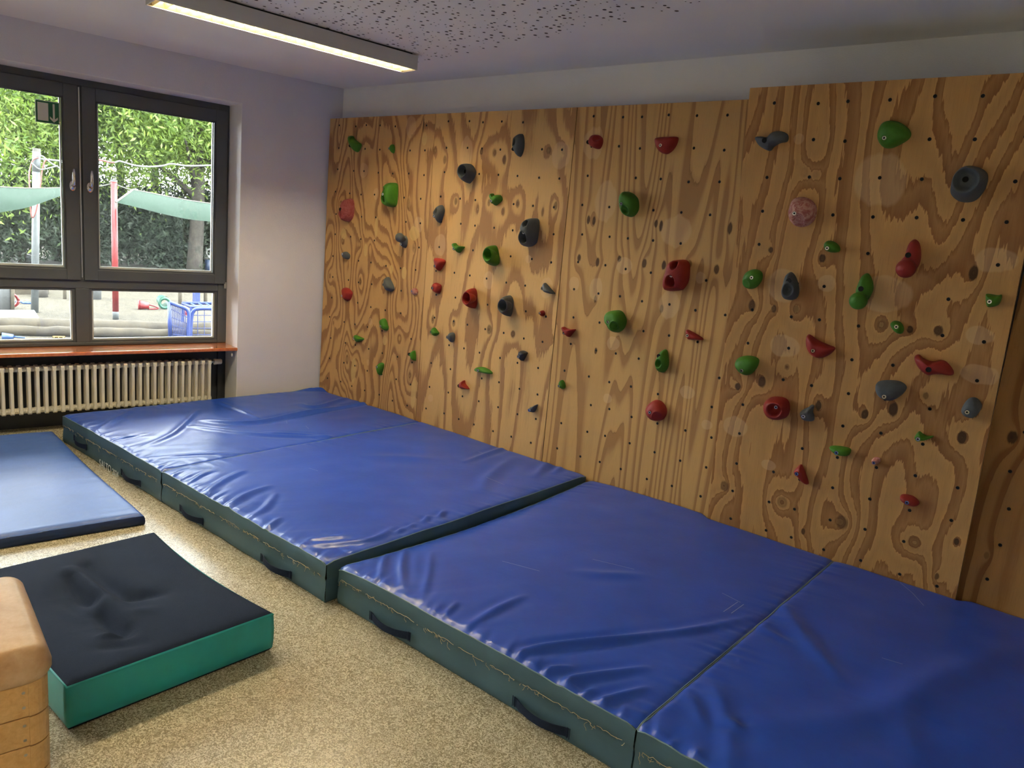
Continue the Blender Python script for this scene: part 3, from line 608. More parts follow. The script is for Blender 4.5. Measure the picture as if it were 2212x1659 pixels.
# panel, crop, colour, height, outline, bolt (x,y,'b' screw/'o' open bore), pockets (x,y,r,depth factor), ball (x,y,r) or None, label
HOLDS = [
 (0,'a','g',.055,[(465,440),(500,418),(545,430),(565,470),(640,520),(710,560),(728,590),(705,650),(670,700),(630,718),(580,690),(520,610),(475,510)],(540,605,'o'),[],None,'green L-shaped hold at the top left corner of the leftmost panel'),
 (0,'a','g',.035,[(1265,572),(1300,600),(1312,660),(1300,720),(1270,740),(1235,710),(1213,665),(1225,610)],(1230,655,'b'),[],None,'small green teardrop hold high on the leftmost panel'),
 (0,'a','g',.095,[(1165,1265),(1205,1240),(1270,1238),(1325,1255),(1350,1300),(1357,1380),(1345,1560),(1320,1640),(1270,1672),(1150,1672),(1090,1640),(1062,1560),(1085,1500),(1105,1470),(1110,1420),(1130,1330)],(1165,1460,'b'),[(1135,1540,75,.6),(1150,1390,60,.3)],None,'big green jug hold, largest hold on the leftmost panel'),
 (0,'b','w',.085,[(390,-40),(430,-85),(520,-95),(570,-50),(590,30),(585,150),(560,240),(500,295),(430,315),(360,270),(322,195),(345,130),(370,60)],(410,100,'o'),[(385,185,70,.5)],None,'worn pinkish red jug hold by the left edge of the leftmost panel'),
 (0,'b','y',.038,[(380,860),(420,835),(470,845),(520,885),(530,930),(505,970),(450,972),(400,940),(375,895)],(422,882,'b'),[],None,'small grey oval hold under the worn pinkish red jug'),
 (0,'b','y',.040,[(1400,660),(1440,560),(1500,570),(1535,640),(1525,730),(1485,775),(1430,755),(1395,700)],(1440,708,'b'),[],(1405,592,78),'grey hold with a ball on top, middle of the leftmost panel'),
 (0,'b','y',.055,[(1135,1280),(1170,1278),(1230,1350),(1280,1430),(1305,1495),(1280,1530),(1190,1540),(1130,1500),(1107,1440),(1112,1340)],(1122,1415,'b'),[],None,'grey pointed teardrop hold below the ball hold'),
 (0,'b','r',.048,[(360,1475),(420,1458),(490,1480),(550,1530),(570,1570),(550,1640),(520,1690),(470,1705),(430,1690),(395,1640),(370,1560)],(408,1610,'b'),[],None,'red rounded hold at the left edge, the only clean red one on the leftmost panel'),
 (0,'b','p',.030,[(1580,1520),(1620,1480),(1665,1472),(1710,1510),(1715,1560),(1690,1590),(1640,1595),(1595,1570)],(1632,1530,'b'),[],None,'tiny pink marbled hold right of the grey teardrop hold'),
 (0,'c','g',.045,[(1035,400),(1080,378),(1125,395),(1160,450),(1180,510),(1197,545),(1190,590),(1150,612),(1110,590),(1075,540),(1035,460)],(1088,522,'b'),[],None,'green two-lobed oval hold in the lower middle of the leftmost panel'),
 (0,'c','g',.038,[(575,690),(600,670),(680,700),(770,742),(765,765),(700,795),(640,808),(605,765)],(607,738,'b'),[],None,'green wedge hold lying sideways low on the leftmost panel'),
 (0,'c','g',.048,[(985,1220),(1040,1155),(1085,1165),(1118,1190),(1110,1270),(1050,1392),(1020,1360),(990,1270)],(1028,1235,'b'),[],None,'lowest green hold on the leftmost panel, pointing down'),
 (0,'c','g',.042,[(1530,1000),(1600,955),(1645,945),(1665,1000),(1675,1080),(1670,1140),(1640,1120),(1610,1060),(1560,1010)],(1578,1012,'o'),[],None,'green fin-shaped hold at the lower right of the leftmost panel'),
 (1,'c','g',.040,[(1940,575),(1975,537),(2020,570),(2065,620),(2088,650),(2050,690),(1980,698),(1945,660)],(1953,625,'b'),[],None,'small green rounded hold at the lower left of the second panel'),
 (1,'d','y',.100,[(730,880),(830,818),(930,850),(1005,930),(1020,990),(970,1090),(880,1170),(830,1180),(780,1140),(720,1060),(702,970)],(797,965,'o'),[(785,965,105,.5)],None,'chunky grey hold with a round dish, upper left of the second panel'),
 (1,'d','y',.060,[(1680,360),(1780,300),(1840,320),(1868,420),(1865,560),(1820,680),(1770,720),(1710,680),(1660,590),(1645,480)],(1695,583,'o'),[(1710,460,62,.8)],None,'dark grey almond hold with two holes, top of the second panel'),
 (1,'d','g',.050,[(1250,1370),(1290,1352),(1320,1400),(1345,1420),(1400,1385),(1445,1380),(1485,1420),(1490,1470),(1440,1520),(1345,1570),(1290,1500),(1250,1420)],(1318,1492,'b'),[],None,'green heart-shaped hold in the upper middle of the second panel'),
 (1,'e','y',.055,[(290,110),(350,40),(410,18),(460,60),(478,130),(440,240),(400,310),(365,335),(320,280),(272,190)],(327,217,'b'),[(340,130,55,.8)],None,'grey pointed hold with one dark pocket, left edge of the second panel'),
 (1,'e','g',.045,[(598,690),(640,685),(700,730),(790,745),(838,755),(800,800),(730,862),(690,830),(640,780),(600,720)],(662,785,'b'),[],None,'green winged hold left of the big green cup hold'),
 (1,'e','r',.050,[(272,950),(340,945),(440,965),(492,1000),(485,1050),(430,1120),(370,1175),(340,1150),(300,1060)],(337,1090,'b'),[],None,'red triangular hold on the left side of the second panel'),
 (1,'e','g',.100,[(1200,770),(1240,725),(1300,720),(1350,750),(1390,830),(1430,980),(1420,1050),(1370,1080),(1290,1090),(1220,1070),(1160,990),(1140,920),(1155,850)],(1255,900,'b'),[(1235,885,105,.75)],None,'big green cup hold with a deep round mouth, centre of the second panel'),
 (1,'e','y',.100,[(1870,300),(1940,260),(2010,245),(2090,260),(2125,320),(2120,480),(2090,640),(2050,700),(1960,740),(1840,750),(1780,720),(1760,650),(1775,580),(1820,500),(1825,400)],(1912,508,'b'),[(1875,595,95,.65),(1930,345,60,.6)],None,'large grey jug hold at the right of the second panel'),
 (1,'e','r',.045,[(245,1440),(280,1380),(320,1378),(400,1410),(428,1450),(420,1530),(380,1575),(330,1568),(280,1535),(248,1485)],(298,1475,'b'),[],None,'small red rounded hold below the red triangular one'),
 (1,'g','r',.100,[(830,260),(880,190),(930,170),(980,195),(1015,260),(1027,350),(1020,480),(990,540),(950,552),(880,520),(790,450),(765,380)],(895,360,'b'),[(870,360,105,.75)],None,'big red cup hold with a deep round mouth on the second panel'),
 (1,'g','y',.100,[(1430,400),(1490,320),(1550,295),(1620,330),(1660,400),(1665,500),(1640,620),(1600,685),(1560,688),(1480,640),(1410,570),(1390,500)],(1523,490,'b'),[(1500,490,110,.75)],None,'big grey cup hold with a deep round mouth right of the red one'),
 (1,'g','y',.042,[(530,1020),(560,960),(600,950),(650,975),(665,1040),(645,1110),(600,1140),(560,1110),(530,1060)],(552,1038,'b'),[],None,'small grey rounded hold low on the left of the second panel'),
 (1,'g','k',.045,[(1758,1300),(1790,1270),(1860,1275),(1935,1310),(1920,1350),(1870,1430),(1825,1465),(1790,1430),(1765,1370)],(1797,1377,'b'),[],None,'charcoal triangular hold low on the right of the second panel'),
 (1,'h','y',.040,[(555,440),(590,405),(640,440),(720,520),(795,595),(790,612),(720,610),(640,590),(580,565),(558,500)],(585,510,'b'),[],None,'grey wedge hold on a pale round patch at the second panel edge'),
 (1,'h','r',.030,[(525,910),(565,890),(605,910),(622,950),(605,990),(565,1003),(530,980),(520,945)],(549,943,'b'),[],None,'tiny red knob hold near the right edge of the second panel'),
 (2,'h','r',.045,[(878,1185),(915,1175),(980,1205),(1060,1225),(1140,1222),(1155,1240),(1110,1290),(1050,1355),(1010,1367),(970,1330),(900,1240)],(965,1287,'b'),[],None,'red winged hold at the left edge of the third panel'),
 (2,'h','g',.085,[(1640,950),(1700,895),(1780,885),(1870,885),(1950,920),(2010,1000),(2037,1080),(2020,1170),(1960,1250),(1860,1295),(1780,1270),(1720,1190),(1650,1110),(1630,1030)],(1767,1097,'b'),[(1850,1165,75,.35)],None,'lower of two big green holds with finger slots on the third panel'),
 (1,'i','r',.045,[(240,700),(280,665),(322,652),(335,700),(350,730),(400,785),(428,825),(400,832),(290,820),(240,775)],(263,755,'o'),[],None,'small red hooked hold, lowest red one on the second panel'),
 (1,'i','g',.050,[(487,465),(530,425),(600,415),(680,430),(760,470),(815,515),(832,550),(800,567),(700,550),(580,520),(510,500)],(613,483,'b'),[],None,'long green bar hold low on the second panel'),
 (1,'i','y',.040,[(1465,1180),(1490,1120),(1540,1115),(1590,1085),(1620,1080),(1622,1105),(1590,1170),(1560,1215),(1520,1232),(1480,1215)],(1500,1180,'b'),[],None,'small grey hooked hold, lowest on the second panel'),
 (2,'i','g',.035,[(1985,710),(2005,660),(2040,648),(2080,680),(2110,750),(2105,800),(2065,825),(2020,805),(1990,760)],(2017,757,'b'),[],None,'small green oval hold low at the left of the third panel'),
 (2,'5','r',.055,[(310,410),(340,365),(390,358),(440,385),(448,430),(425,480),(390,490),(340,475),(312,445)],(324,430,'o'),[(398,392,32,.5)],None,'small red rounded hold on a pale disc, top left of the third panel'),
 (2,'5','r',.060,[(882,395),(930,380),(1020,375),(1098,377),(1095,430),(1060,490),(1010,528),(970,533),(920,510),(885,450)],(965,462,'b'),[],None,'red half-disc hold with a flat top, top of the third panel'),
 (2,'5','g',.080,[(578,930),(590,880),(625,852),(690,870),(745,915),(760,980),(750,1030),(710,1070),(660,1080),(610,1055),(585,1000)],(630,970,'b'),[(652,1024,38,.35)],None,'upper of two big green holds with finger slots on the third panel'),
 (2,'6','r',.090,[(1000,50),(1035,10),(1090,0),(1160,5),(1195,40),(1200,110),(1190,190),(1150,250),(1110,272),(980,275),(950,250),(955,180),(985,100)],(1060,143,'b'),[(1045,195,50,.6),(1082,50,38,.55)],None,'large red jug hold on the right of the third panel'),
 (2,'6','g',.050,[(905,860),(930,810),(975,780),(1005,800),(1020,880),(1015,940),(980,985),(940,988),(905,965),(890,910)],(945,840,'o'),[(938,905,36,.6)],None,'green pear-shaped hold with a thumb pocket on the third panel'),
 (2,'6','r',.040,[(1158,630),(1170,608),(1220,630),(1290,668),(1323,695),(1300,707),(1200,700),(1175,690)],(1193,663,'b'),[],None,'red wedge hold near the right edge of the third panel'),
 (2,'6','r',.060,[(800,1300),(830,1250),(890,1218),(950,1235),(995,1290),(1000,1350),(970,1400),(920,1415),(860,1405),(815,1360)],(873,1328,'b'),[(925,1370,45,.2)],None,'red disc hold with a swirled face, lowest on the third panel'),
 (3,'7','y',.060,[(217,465),(260,455),(320,460),(370,420),(420,415),(470,435),(482,465),(470,495),(420,505),(370,530),(340,562),(300,555),(245,520)],(320,487,'o'),[],None,'grey wavy hold at the top left of the leaning panel'),
 (3,'7','g',.070,[(1120,420),(1150,360),(1200,337),(1280,345),(1350,385),(1382,430),(1365,475),(1290,520),(1220,545),(1160,535),(1120,480)],(1197,470,'b'),[],None,'big green smooth hold at the top of the leaning panel'),
 (3,'7','y',.085,[(1700,720),(1770,672),(1860,680),(1930,715),(1946,770),(1920,850),(1860,920),(1790,942),(1710,930),(1655,880),(1660,810)],(1780,772,'o'),[(1785,775,72,.3)],None,'biggest grey hold with a round dish, upper right of the leaning panel'),
 (3,'7','p',.070,[(470,980),(500,915),(570,900),(640,920),(685,970),(688,1030),(660,1085),(600,1120),(530,1120),(480,1080),(463,1030)],(543,1020,'b'),[(565,1075,50,.3)],None,'large pink and white marbled hold on the leaning panel'),
 (3,'7','g',.045,[(737,1240),(765,1220),(820,1232),(860,1270),(855,1305),(800,1312),(750,1295),(735,1270)],(777,1275,'b'),[],None,'small green block hold below right of the large marbled hold'),
 (3,'7','r',.055,[(1330,1330),(1360,1240),(1400,1210),(1440,1240),(1455,1320),(1445,1390),(1410,1440),(1350,1450),(1310,1420),(1297,1370)],(1370,1325,'o'),[],(1347,1425,60),'red pear hold with a ball at its foot on the leaning panel'),
 (3,'7','g',.045,[(135,1500),(165,1450),(220,1430),(270,1440),(293,1470),(285,1520),(240,1570),(185,1580),(140,1555)],(225,1490,'b'),[(175,1540,35,.2)],None,'bright green rounded hold at the left edge of the leaning panel'),
 (3,'8','y',.055,[(585,30),(600,-20),(635,-40),(670,-10),(695,50),(700,100),(685,140),(640,157),(590,145),(570,100)],(637,20,'o'),[(630,80,38,.6)],None,'grey pear hold with a thumb pocket, left of the leaning panel'),
 (3,'8','g',.055,[(1090,30),(1120,-20),(1160,-28),(1190,20),(1198,80),(1170,140),(1140,165),(1090,150),(1070,100)],(1125,72,'o'),[],(1100,155,52),'green pear hold with a ball at its foot on the leaning panel'),
 (3,'8','g',.050,[(1945,120),(1960,108),(2030,118),(2060,115),(2058,150),(2035,190),(1990,203),(1955,195)],(1985,158,'b'),[],None,'small green block hold near the right edge of the leaning panel'),
 (3,'8','g',.040,[(1305,310),(1335,288),(1380,300),(1403,340),(1395,375),(1370,382),(1330,355)],(1360,327,'b'),[],None,'small green rounded hold beside two dark knots on the leaning panel'),
 (3,'8','r',.050,[(735,410),(755,378),(820,420),(900,455),(943,475),(920,510),(870,540),(820,547),(770,520),(740,470)],(803,487,'b'),[],None,'red half-moon hold in the middle of the leaning panel'),
 (3,'8','g',.060,[(255,570),(280,535),(350,522),(410,535),(431,560),(415,610),(375,655),(340,665),(295,645),(260,605)],(326,620,'b'),[],None,'green shield-shaped hold at the left edge of the leaning panel'),
 (3,'8','r',.060,[(1463,530),(1495,515),(1530,545),(1590,565),(1650,555),(1690,570),(1735,630),(1730,665),(1680,660),(1610,658),(1560,665),(1510,630),(1475,580)],(1578,612,'o'),[],None,'long red wavy hold at the right of the leaning panel'),
 (3,'8','y',.070,[(1200,735),(1215,700),(1280,688),(1370,695),(1422,735),(1400,785),(1340,830),(1290,838),(1240,815),(1210,780)],(1282,792,'b'),[],None,'grey shield-shaped hold above a dark knot on the leaning panel'),
 (3,'8','r',.080,[(440,850),(480,805),(550,798),(610,815),(633,860),(630,920),(600,960),(540,972),(480,955),(445,910)],(540,873,'b'),[(533,890,46,.4)],None,'large red hold with a round recess, lower left of the leaning panel'),
 (3,'8','y',.045,[(695,910),(720,885),(755,870),(780,852),(800,860),(790,900),(800,935),(795,970),(750,972),(710,955)],(737,927,'b'),[],None,'small grey forked hold right of the large red recessed hold'),
 (3,'8','y',.050,[(1780,900),(1800,850),(1840,808),(1890,808),(1925,850),(1920,890),(1885,940),(1850,953),(1800,935)],(1835,897,'b'),[],None,'grey rounded block hold near the lower right of the leaning panel'),
 (3,'8','g',.040,[(1470,1070),(1500,1030),(1530,1050),(1560,1065),(1603,1065),(1590,1080),(1545,1098),(1500,1100),(1475,1090)],(1505,1078,'b'),[],None,'small green hooked hold low on the right of the leaning panel'),
 (3,'8','g',.045,[(893,1140),(920,1128),(990,1132),(1045,1150),(1042,1190),(1020,1206),(960,1198),(915,1170)],(960,1170,'b'),[],None,'green bar hold low in the middle of the leaning panel'),
 (3,'8','p',.030,[(1183,1225),(1205,1205),(1240,1210),(1245,1240),(1225,1255),(1195,1250)],(1208,1238,'b'),[],None,'tiny pink knob hold low on the leaning panel'),
 (3,'8','r',.040,[(657,1300),(690,1260),(713,1255),(735,1300),(762,1380),(755,1400),(720,1375),(680,1325)],(692,1312,'b'),[],None,'red wedge hold pointing down, low on the leaning panel'),
 (3,'8','r',.045,[(1372,1465),(1400,1453),(1460,1465),(1500,1500),(1503,1535),(1470,1548),(1420,1530),(1378,1495)],(1432,1503,'b'),[],None,'red oval hold, lowest on the leaning panel'),
]
BOLT = {}
def hold(rec):
    pi, ref, colr, h, outl, bolt, pockets, ball, label = rec
    p = PN[pi]; ox, oy, s = REF[ref]
    P2 = [p.px(ox+x/s, oy+y/s, h*.46) for x, y in outl]
    n, R = 44, 20
    O2 = catmull(P2, n); c = O2.mean(0)
    # the seen outline is base plus overhanging front; take the sideways shift of the front off the width
    cu = sum(x for x, _ in outl)/len(outl); cv_ = sum(y for _, y in outl)/len(outl)
    sh = np.abs(np.array(p.px(ox+cu/s, oy+cv_/s, h))-np.array(p.px(ox+cu/s, oy+cv_/s, 0))); wd = O2.max(0)-O2.min(0)
    O2 = c+(O2-c)*np.clip((wd-.62*sh)/wd, .5, 1)
    ss = np.linspace(0, 1, R)**.75
    pk = [(np.array(p.px(ox+x/s, oy+y/s, h*.75)), r/s/F*np.linalg.norm(onplane(ox+x/s, oy+y/s, p.O, p.N)-CAM), d) for x, y, r, d in pockets]
    if h >= .08: pk = [(c+(q_-c)*np.minimum(1, .30*wd/(np.abs(q_-c)+1e-6)), r_2, min(d_2*1.25, .85)) for q_, r_2, d_2 in pk]
    cup = len(pockets) == 1 and h >= .08 and pockets[0][2]/s > 9.5       # flared holds with one round mouth
    T = np.concatenate([[0], np.repeat(ss[1:], n)])
    if cup:
        q = np.array(p.px(ox+pockets[0][0]/s, oy+pockets[0][1]/s, h)); r0 = pk[0][1]*.92; t0 = .5
        q = c+(q-c)*min(1, .32*wd.min()/(np.linalg.norm(q-c)+1e-6)); r0 = min(r0, .40*wd.min())
        dr = O2-q; dr = dr/np.linalg.norm(dr, axis=1)[:, None]
        UV = [q]
        for t in ss[1:]:
            if t <= t0: UV += list(q+dr*r0*t/t0)
            else: k_ = (t-t0)/(1-t0); UV += list((q+dr*r0)*(1-k_)+O2*k_)
        UV = np.array(UV)
    else:
        UV = [c]
        for t in ss[1:]: UV += list(c+(O2-c)*t)
        UV = np.array(UV)
    Hh = h*np.clip(1-T**(4.2 if h >= .08 else 3.0), 0, 1)**(.5 if h >= .08 else .55)
    # gentle tilt so no two faces are alike
    sd = sum(map(ord, label)) % 97
    ext = np.abs(UV-c).max()+1e-6
    Hh *= 1+.10*((UV-c) @ np.array([math.cos(sd), math.sin(sd)]))/ext
    if cup:
        k_ = np.clip((T-t0)/(1-t0), 0, 1); Hh = h*np.cos(k_*math.pi/2)**.62
        Hh = np.where(T < t0, h*(1-pk[0][2]*(1-(T/t0)**4)), Hh)-h*.04*np.exp(-((T-t0)/.03)**2)
    for q, r, d in ([] if cup else pk):
        D = np.linalg.norm((UV-q)*np.array([1.12, .95]), axis=1)/r
        k = np.clip(1.25-D*1.15, 0, 1); k = k*k*(3-2*k)
        Hh = np.minimum(Hh, Hh*(1-d*k)) + h*.05*np.exp(-((D-1.0)/.16)**2)*(T < .9)
    V3 = [p.w(a, b, max(hh, 0)) for (a, b), hh in zip(UV, Hh)]
    V3 += [p.w(a, b, -.0) for a, b in O2]
    Fc = [(0, 1+k, 1+(k+1) % n) for k in range(n)]
    for i in range(R-2):
        for k in range(n):
            a = 1+i*n+k; b = 1+i*n+(k+1) % n; Fc.append((a, a+n, b+n, b))
    base = p.w(c[0], c[1], 0)
    r_ = empty('climbing_hold', base); tag(r_, label, 'hold', 'climbing holds on the plywood wall')
    b_ = mesh('body', V3, [f[::-1] for f in Fc], HM[colr], r_, True, base)
    if ball:
        bx, by, br = ball; rad = br/s/F*np.linalg.norm(onplane(ox+bx/s, oy+by/s, p.O, p.N)-CAM)
        hb = h+rad*.55 if pi == 0 else h*.75+rad*.45
        q = p.px(ox+bx/s, oy+by/s, hb); C = p.w(q[0], q[1], hb)
        m_ = MB(); ringn = 20; Vb = []; Fb = []
        for i in range(13):
            a = math.pi*i/12
            for k in range(ringn):
                b = 2*math.pi*k/ringn; Vb.append(C+rad*(np.array([1, 0, 0])*math.sin(a)*math.cos(b)+p.V*math.sin(a)*math.sin(b)+p.N*math.cos(a)))
        for i in range(12):
            for k in range(ringn): Fb.append((i*ringn+k, (i+1)*ringn+k, (i+1)*ringn+(k+1) % ringn, i*ringn+(k+1) % ringn))
        # neck that carries the ball
        m_.add(Vb, Fb); a0 = p.w(c[0]*.55+q[0]*.45, c[1]*.55+q[1]*.45, h*.35); m_.tube([a0, C], [rad*.75, rad*.6], 16)
        m_.build('ball', HM[colr], r_, True, base)
    bx, by, bt = bolt
    q = np.array(p.px(ox+bx/s, oy+by/s, h*.7)); k = np.argmin(np.linalg.norm(UV-q, axis=1)); hh = max(Hh[k], .004)
    e = max(abs(Hh[k]-Hh[max(k-n, 0)]), 0)
    C = p.w(q[0], q[1], hh+.0015); U = np.array([1., 0, 0]); small = .8 if h < .036 else 1
    def disc(r, z): return [C+(U*math.cos(a)+p.V*math.sin(a))*r+p.N*z for a in np.linspace(0, 2*math.pi, 17)[:-1]]
    wr = 16
    m_ = MB(); m_.add(disc(.0125*small, -.006)+disc(.0115*small, .001)+disc(.0098*small, .0002), [(i+16, (i+1) % 16+16, (i+1) % 16, i)[::-1] for i in range(16)]+[(i+32, (i+1) % 16+32, (i+1) % 16+16, i+16)[::-1] for i in range(16)]+[tuple(range(32, 48))])
    so_ = m_.build('bolt_seat', MT['black'] if bt == 'o' else HM[colr], r_, False, base)  # open bores get a black seat in place of their shade
    if bt == 'b':
        m_ = MB(); m_.add(disc(.0098*small, .0003)+disc(.0085*small, .0022)+disc(.0045*small, .0022)+disc(.004*small, .0012), [(i, (i+1) % 16, (i+1) % 16+16, i+16) for i in range(16)]+[(i+16, (i+1) % 16+16, (i+1) % 16+32, i+32) for i in range(16)])
        m_.build('bolt', MT['chrome'], r_, False, base)
        m_ = MB(); m_.add(disc(.0047*small, .0008), [tuple(range(16))]); m_.build('hex_socket', MT['black'], r_, False, base)
for rec in HOLDS: hold(rec)

# ================================================================== LANDING MATS
YM = -.140; ZF, ZK = .2013, .228
def P3(pts, ox=0, oy=0, s=1, z=.21): return [onz(ox+x/s, oy+y/s, z)[:2] for x, y in pts]
def Am(l): return P3(l, 0, 840, 3.072)
def Bm(l): return P3(l, 560, 780, 2.989)
def Cm(l): return P3(l, 640, 1100, 2.9105)
def Dm(l): return P3(l, 1100, 1250, 1.989)
RIDGES = [  # polyline, half width m, height m : folds traced on the covers
 (Am([(960,370),(1150,280),(1290,130)]), .020, .011), (Am([(640,270),(760,190),(900,110)]), .018, .008), (Am([(1250,240),(1700,300),(2190,322)]), .020, .010),
 (Am([(1320,200),(1700,215),(2212,110)]), .028, .014), (Am([(980,450),(1300,428),(1640,430)]), .016, .006), (Am([(760,330),(960,290)]), .012, .006), (Am([(1400,70),(1700,190)]), .016, .008),
 (Bm([(0,380),(300,330),(640,270),(800,240)]), .022, .012), (Bm([(0,460),(250,470),(460,492)]), .016, .008), (Bm([(230,270),(330,290),(520,230)]), .025, .012), (Bm([(0,180),(380,175),(640,262)]), .03, .020), (Bm([(120,150),(380,132)]), .05, .045),
 (Bm([(1330,660),(1500,600),(1620,560)]), .02, .008), (Bm([(1440,850),(1480,760),(1640,640)]), .035, .010), (Bm([(1780,760),(1860,670)]), .025, .009), (Bm([(1900,740),(1960,690)]), .02, .007), (Bm([(700,620),(1130,640)]), .05, .006),
 (Bm([(260,1180),(700,1150),(860,1080)]), .02, .010), (Bm([(300,1140),(560,1120)]), .014, .006), (Bm([(1060,1040),(1090,1000)]), .012, .010), (Bm([(1160,1010),(1190,970)]), .012, .010), (Bm([(960,1080),(1000,1050)]), .012, .008), (Bm([(880,1110),(930,1080)]), .012, .009),
 (Am([(1250,612),(1330,565),(1420,540)]), .012, .006), (Am([(1370,680),(1480,600),(1620,540)]), .018, .009), (Am([(1490,800),(1620,700),(1790,640)]), .020, .011), (Am([(1640,850),(1760,780),(1830,690)]), .016, .008), (Am([(1760,920),(1860,850)]), .012, .008),
 (Cm([(530,420),(545,320),(575,230)]), .014, .009), (Cm([(670,470),(665,330),(690,190)]), .015, .010), (Cm([(790,560),(830,400),(850,250)]), .014, .006), (Cm([(1090,720),(1250,620),(1430,540)]), .018, .009), (Cm([(940,650),(1010,570)]), .012, .007),
 (Cm([(1390,905),(1500,860),(1700,830),(2212,790)]), .016, .011), (Cm([(1560,1010),(1620,985),(1740,980)]), .013, .009), (Cm([(1700,1090),(1760,1045),(2212,985)]), .016, .012), (Cm([(1800,1145),(1880,1110)]), .012, .009), (Cm([(1930,1200),(1980,1170),(2212,1110)]), .015, .011), (Cm([(1740,400),(2212,415)]), .03, .006),
 (Dm([(990,615),(1500,590),(1850,430),(2212,300)]), .06, .010), (Dm([(890,450),(930,600),(960,780)]), .03, .008), (Dm([(780,480),(850,640)]), .025, .007), (Dm([(1180,100),(1280,250),(1440,430)]), .035, .008), (Dm([(1070,190),(1230,280)]), .02, .005), (Dm([(1700,560),(1740,800)]), .05, .006), (Dm([(700,230),(1060,160)]), .02, .006), (Dm([(50,310),(300,270),(850,205)]), .018, .009),
 (Dm([(950,600),(1000,640)]), .02, .008), (Dm([(800,760),(815,720)]), .012, .008), (Dm([(690,700),(720,680)]), .012, .007)]
def seg_dist(X, Y, pl):
    pl = catmull(pl, 14, False) if len(pl) > 2 else np.asarray(pl); best = np.full(X.shape, 9.); tt = np.zeros(X.shape)
    N_ = len(pl)-1
    for i in range(N_):
        a, b = pl[i], pl[i+1]; d = b-a; L2 = d @ d+1e-12
        t = np.clip(((X-a[0])*d[0]+(Y-a[1])*d[1])/L2, 0, 1); dd = np.hypot(X-a[0]-t*d[0], Y-a[1]-t*d[1])
        m_ = dd < best; best = np.where(m_, dd, best); tt = np.where(m_, (i+t)/N_, tt)
    return best, tt
def vnoise(X, Y, sc, seed):
    r = np.random.default_rng(seed); G_ = r.random((64, 64)); x = X/sc; y = Y/sc
    xi = np.floor(x).astype(int); yi = np.floor(y).astype(int); fx = x-xi; fy = y-yi; fx = fx*fx*(3-2*fx); fy = fy*fy*(3-2*fy)
    g = lambda a, b: G_[a % 64, b % 64]
    return (g(xi, yi)*(1-fx)+g(xi+1, yi)*fx)*(1-fy)+(g(xi, yi+1)*(1-fx)+g(xi+1, yi+1)*fx)*fy - .5
def top_h(X, Y, x0, x1, yf, yb, seed, sagL=0, sagR=0):
    u = (Y-yf)/(yb-yf); z = ZF+(ZK-ZF)*np.clip(u, 0, 1)
    z = z + .006*vnoise(X, Y, .35, seed)+.003*vnoise(X, Y, .12, seed+1)
    for pl, w, h in RIDGES:
        lo = np.min(pl, 0)-.2; hi = np.max(pl, 0)+.2
        if hi[0] < x0 or lo[0] > x1: continue
        d, t = seg_dist(X, Y, pl); z = z + h*np.exp(-(d/w)**2)*np.sin(np.pi*np.clip(t*.9+.05, 0, 1))**.6 - h*.45*np.exp(-((d-2.2*w)/(1.3*w))**2)*np.sin(np.pi*t)
    dl, dr, df, db = X-x0, x1-X, Y-yf, yb-Y
    # gathers where the cover is sewn to the side
    ph = vnoise(X, Y*.12, .05, seed+2)*2
    z = z+.017*np.maximum(vnoise(X+Y*.45, Y*.10, .026, seed+3), -.25)*np.exp(-df/.055)*(1-np.exp(-df/.006))+.008*np.maximum(vnoise(X-Y*.5, Y*.14, .07, seed+7), -.15)*np.exp(-df/.20)*(1-np.exp(-df/.02))
    z = z+.009*vnoise(X*.1, Y-X*.2, .03, seed+4)*np.exp(-np.minimum(dl, dr)/.06)*(1-np.exp(-np.minimum(dl, dr)/.008))
    z = z-.010*np.exp(-df/.010)-.008*np.exp(-dl/.010)-.008*np.exp(-dr/.010)-.008*np.exp(-db/.012)
    s = .2+.8*np.sin(np.pi*np.clip(u*.85+.08, 0, 1))
    z = z-sagL*s*np.exp(-dl/.15)-sagR*s*np.exp(-dr/.25)
    return z
def wave(x, seed, a): return a*vnoise(x, x*0+3.3, .22, seed)
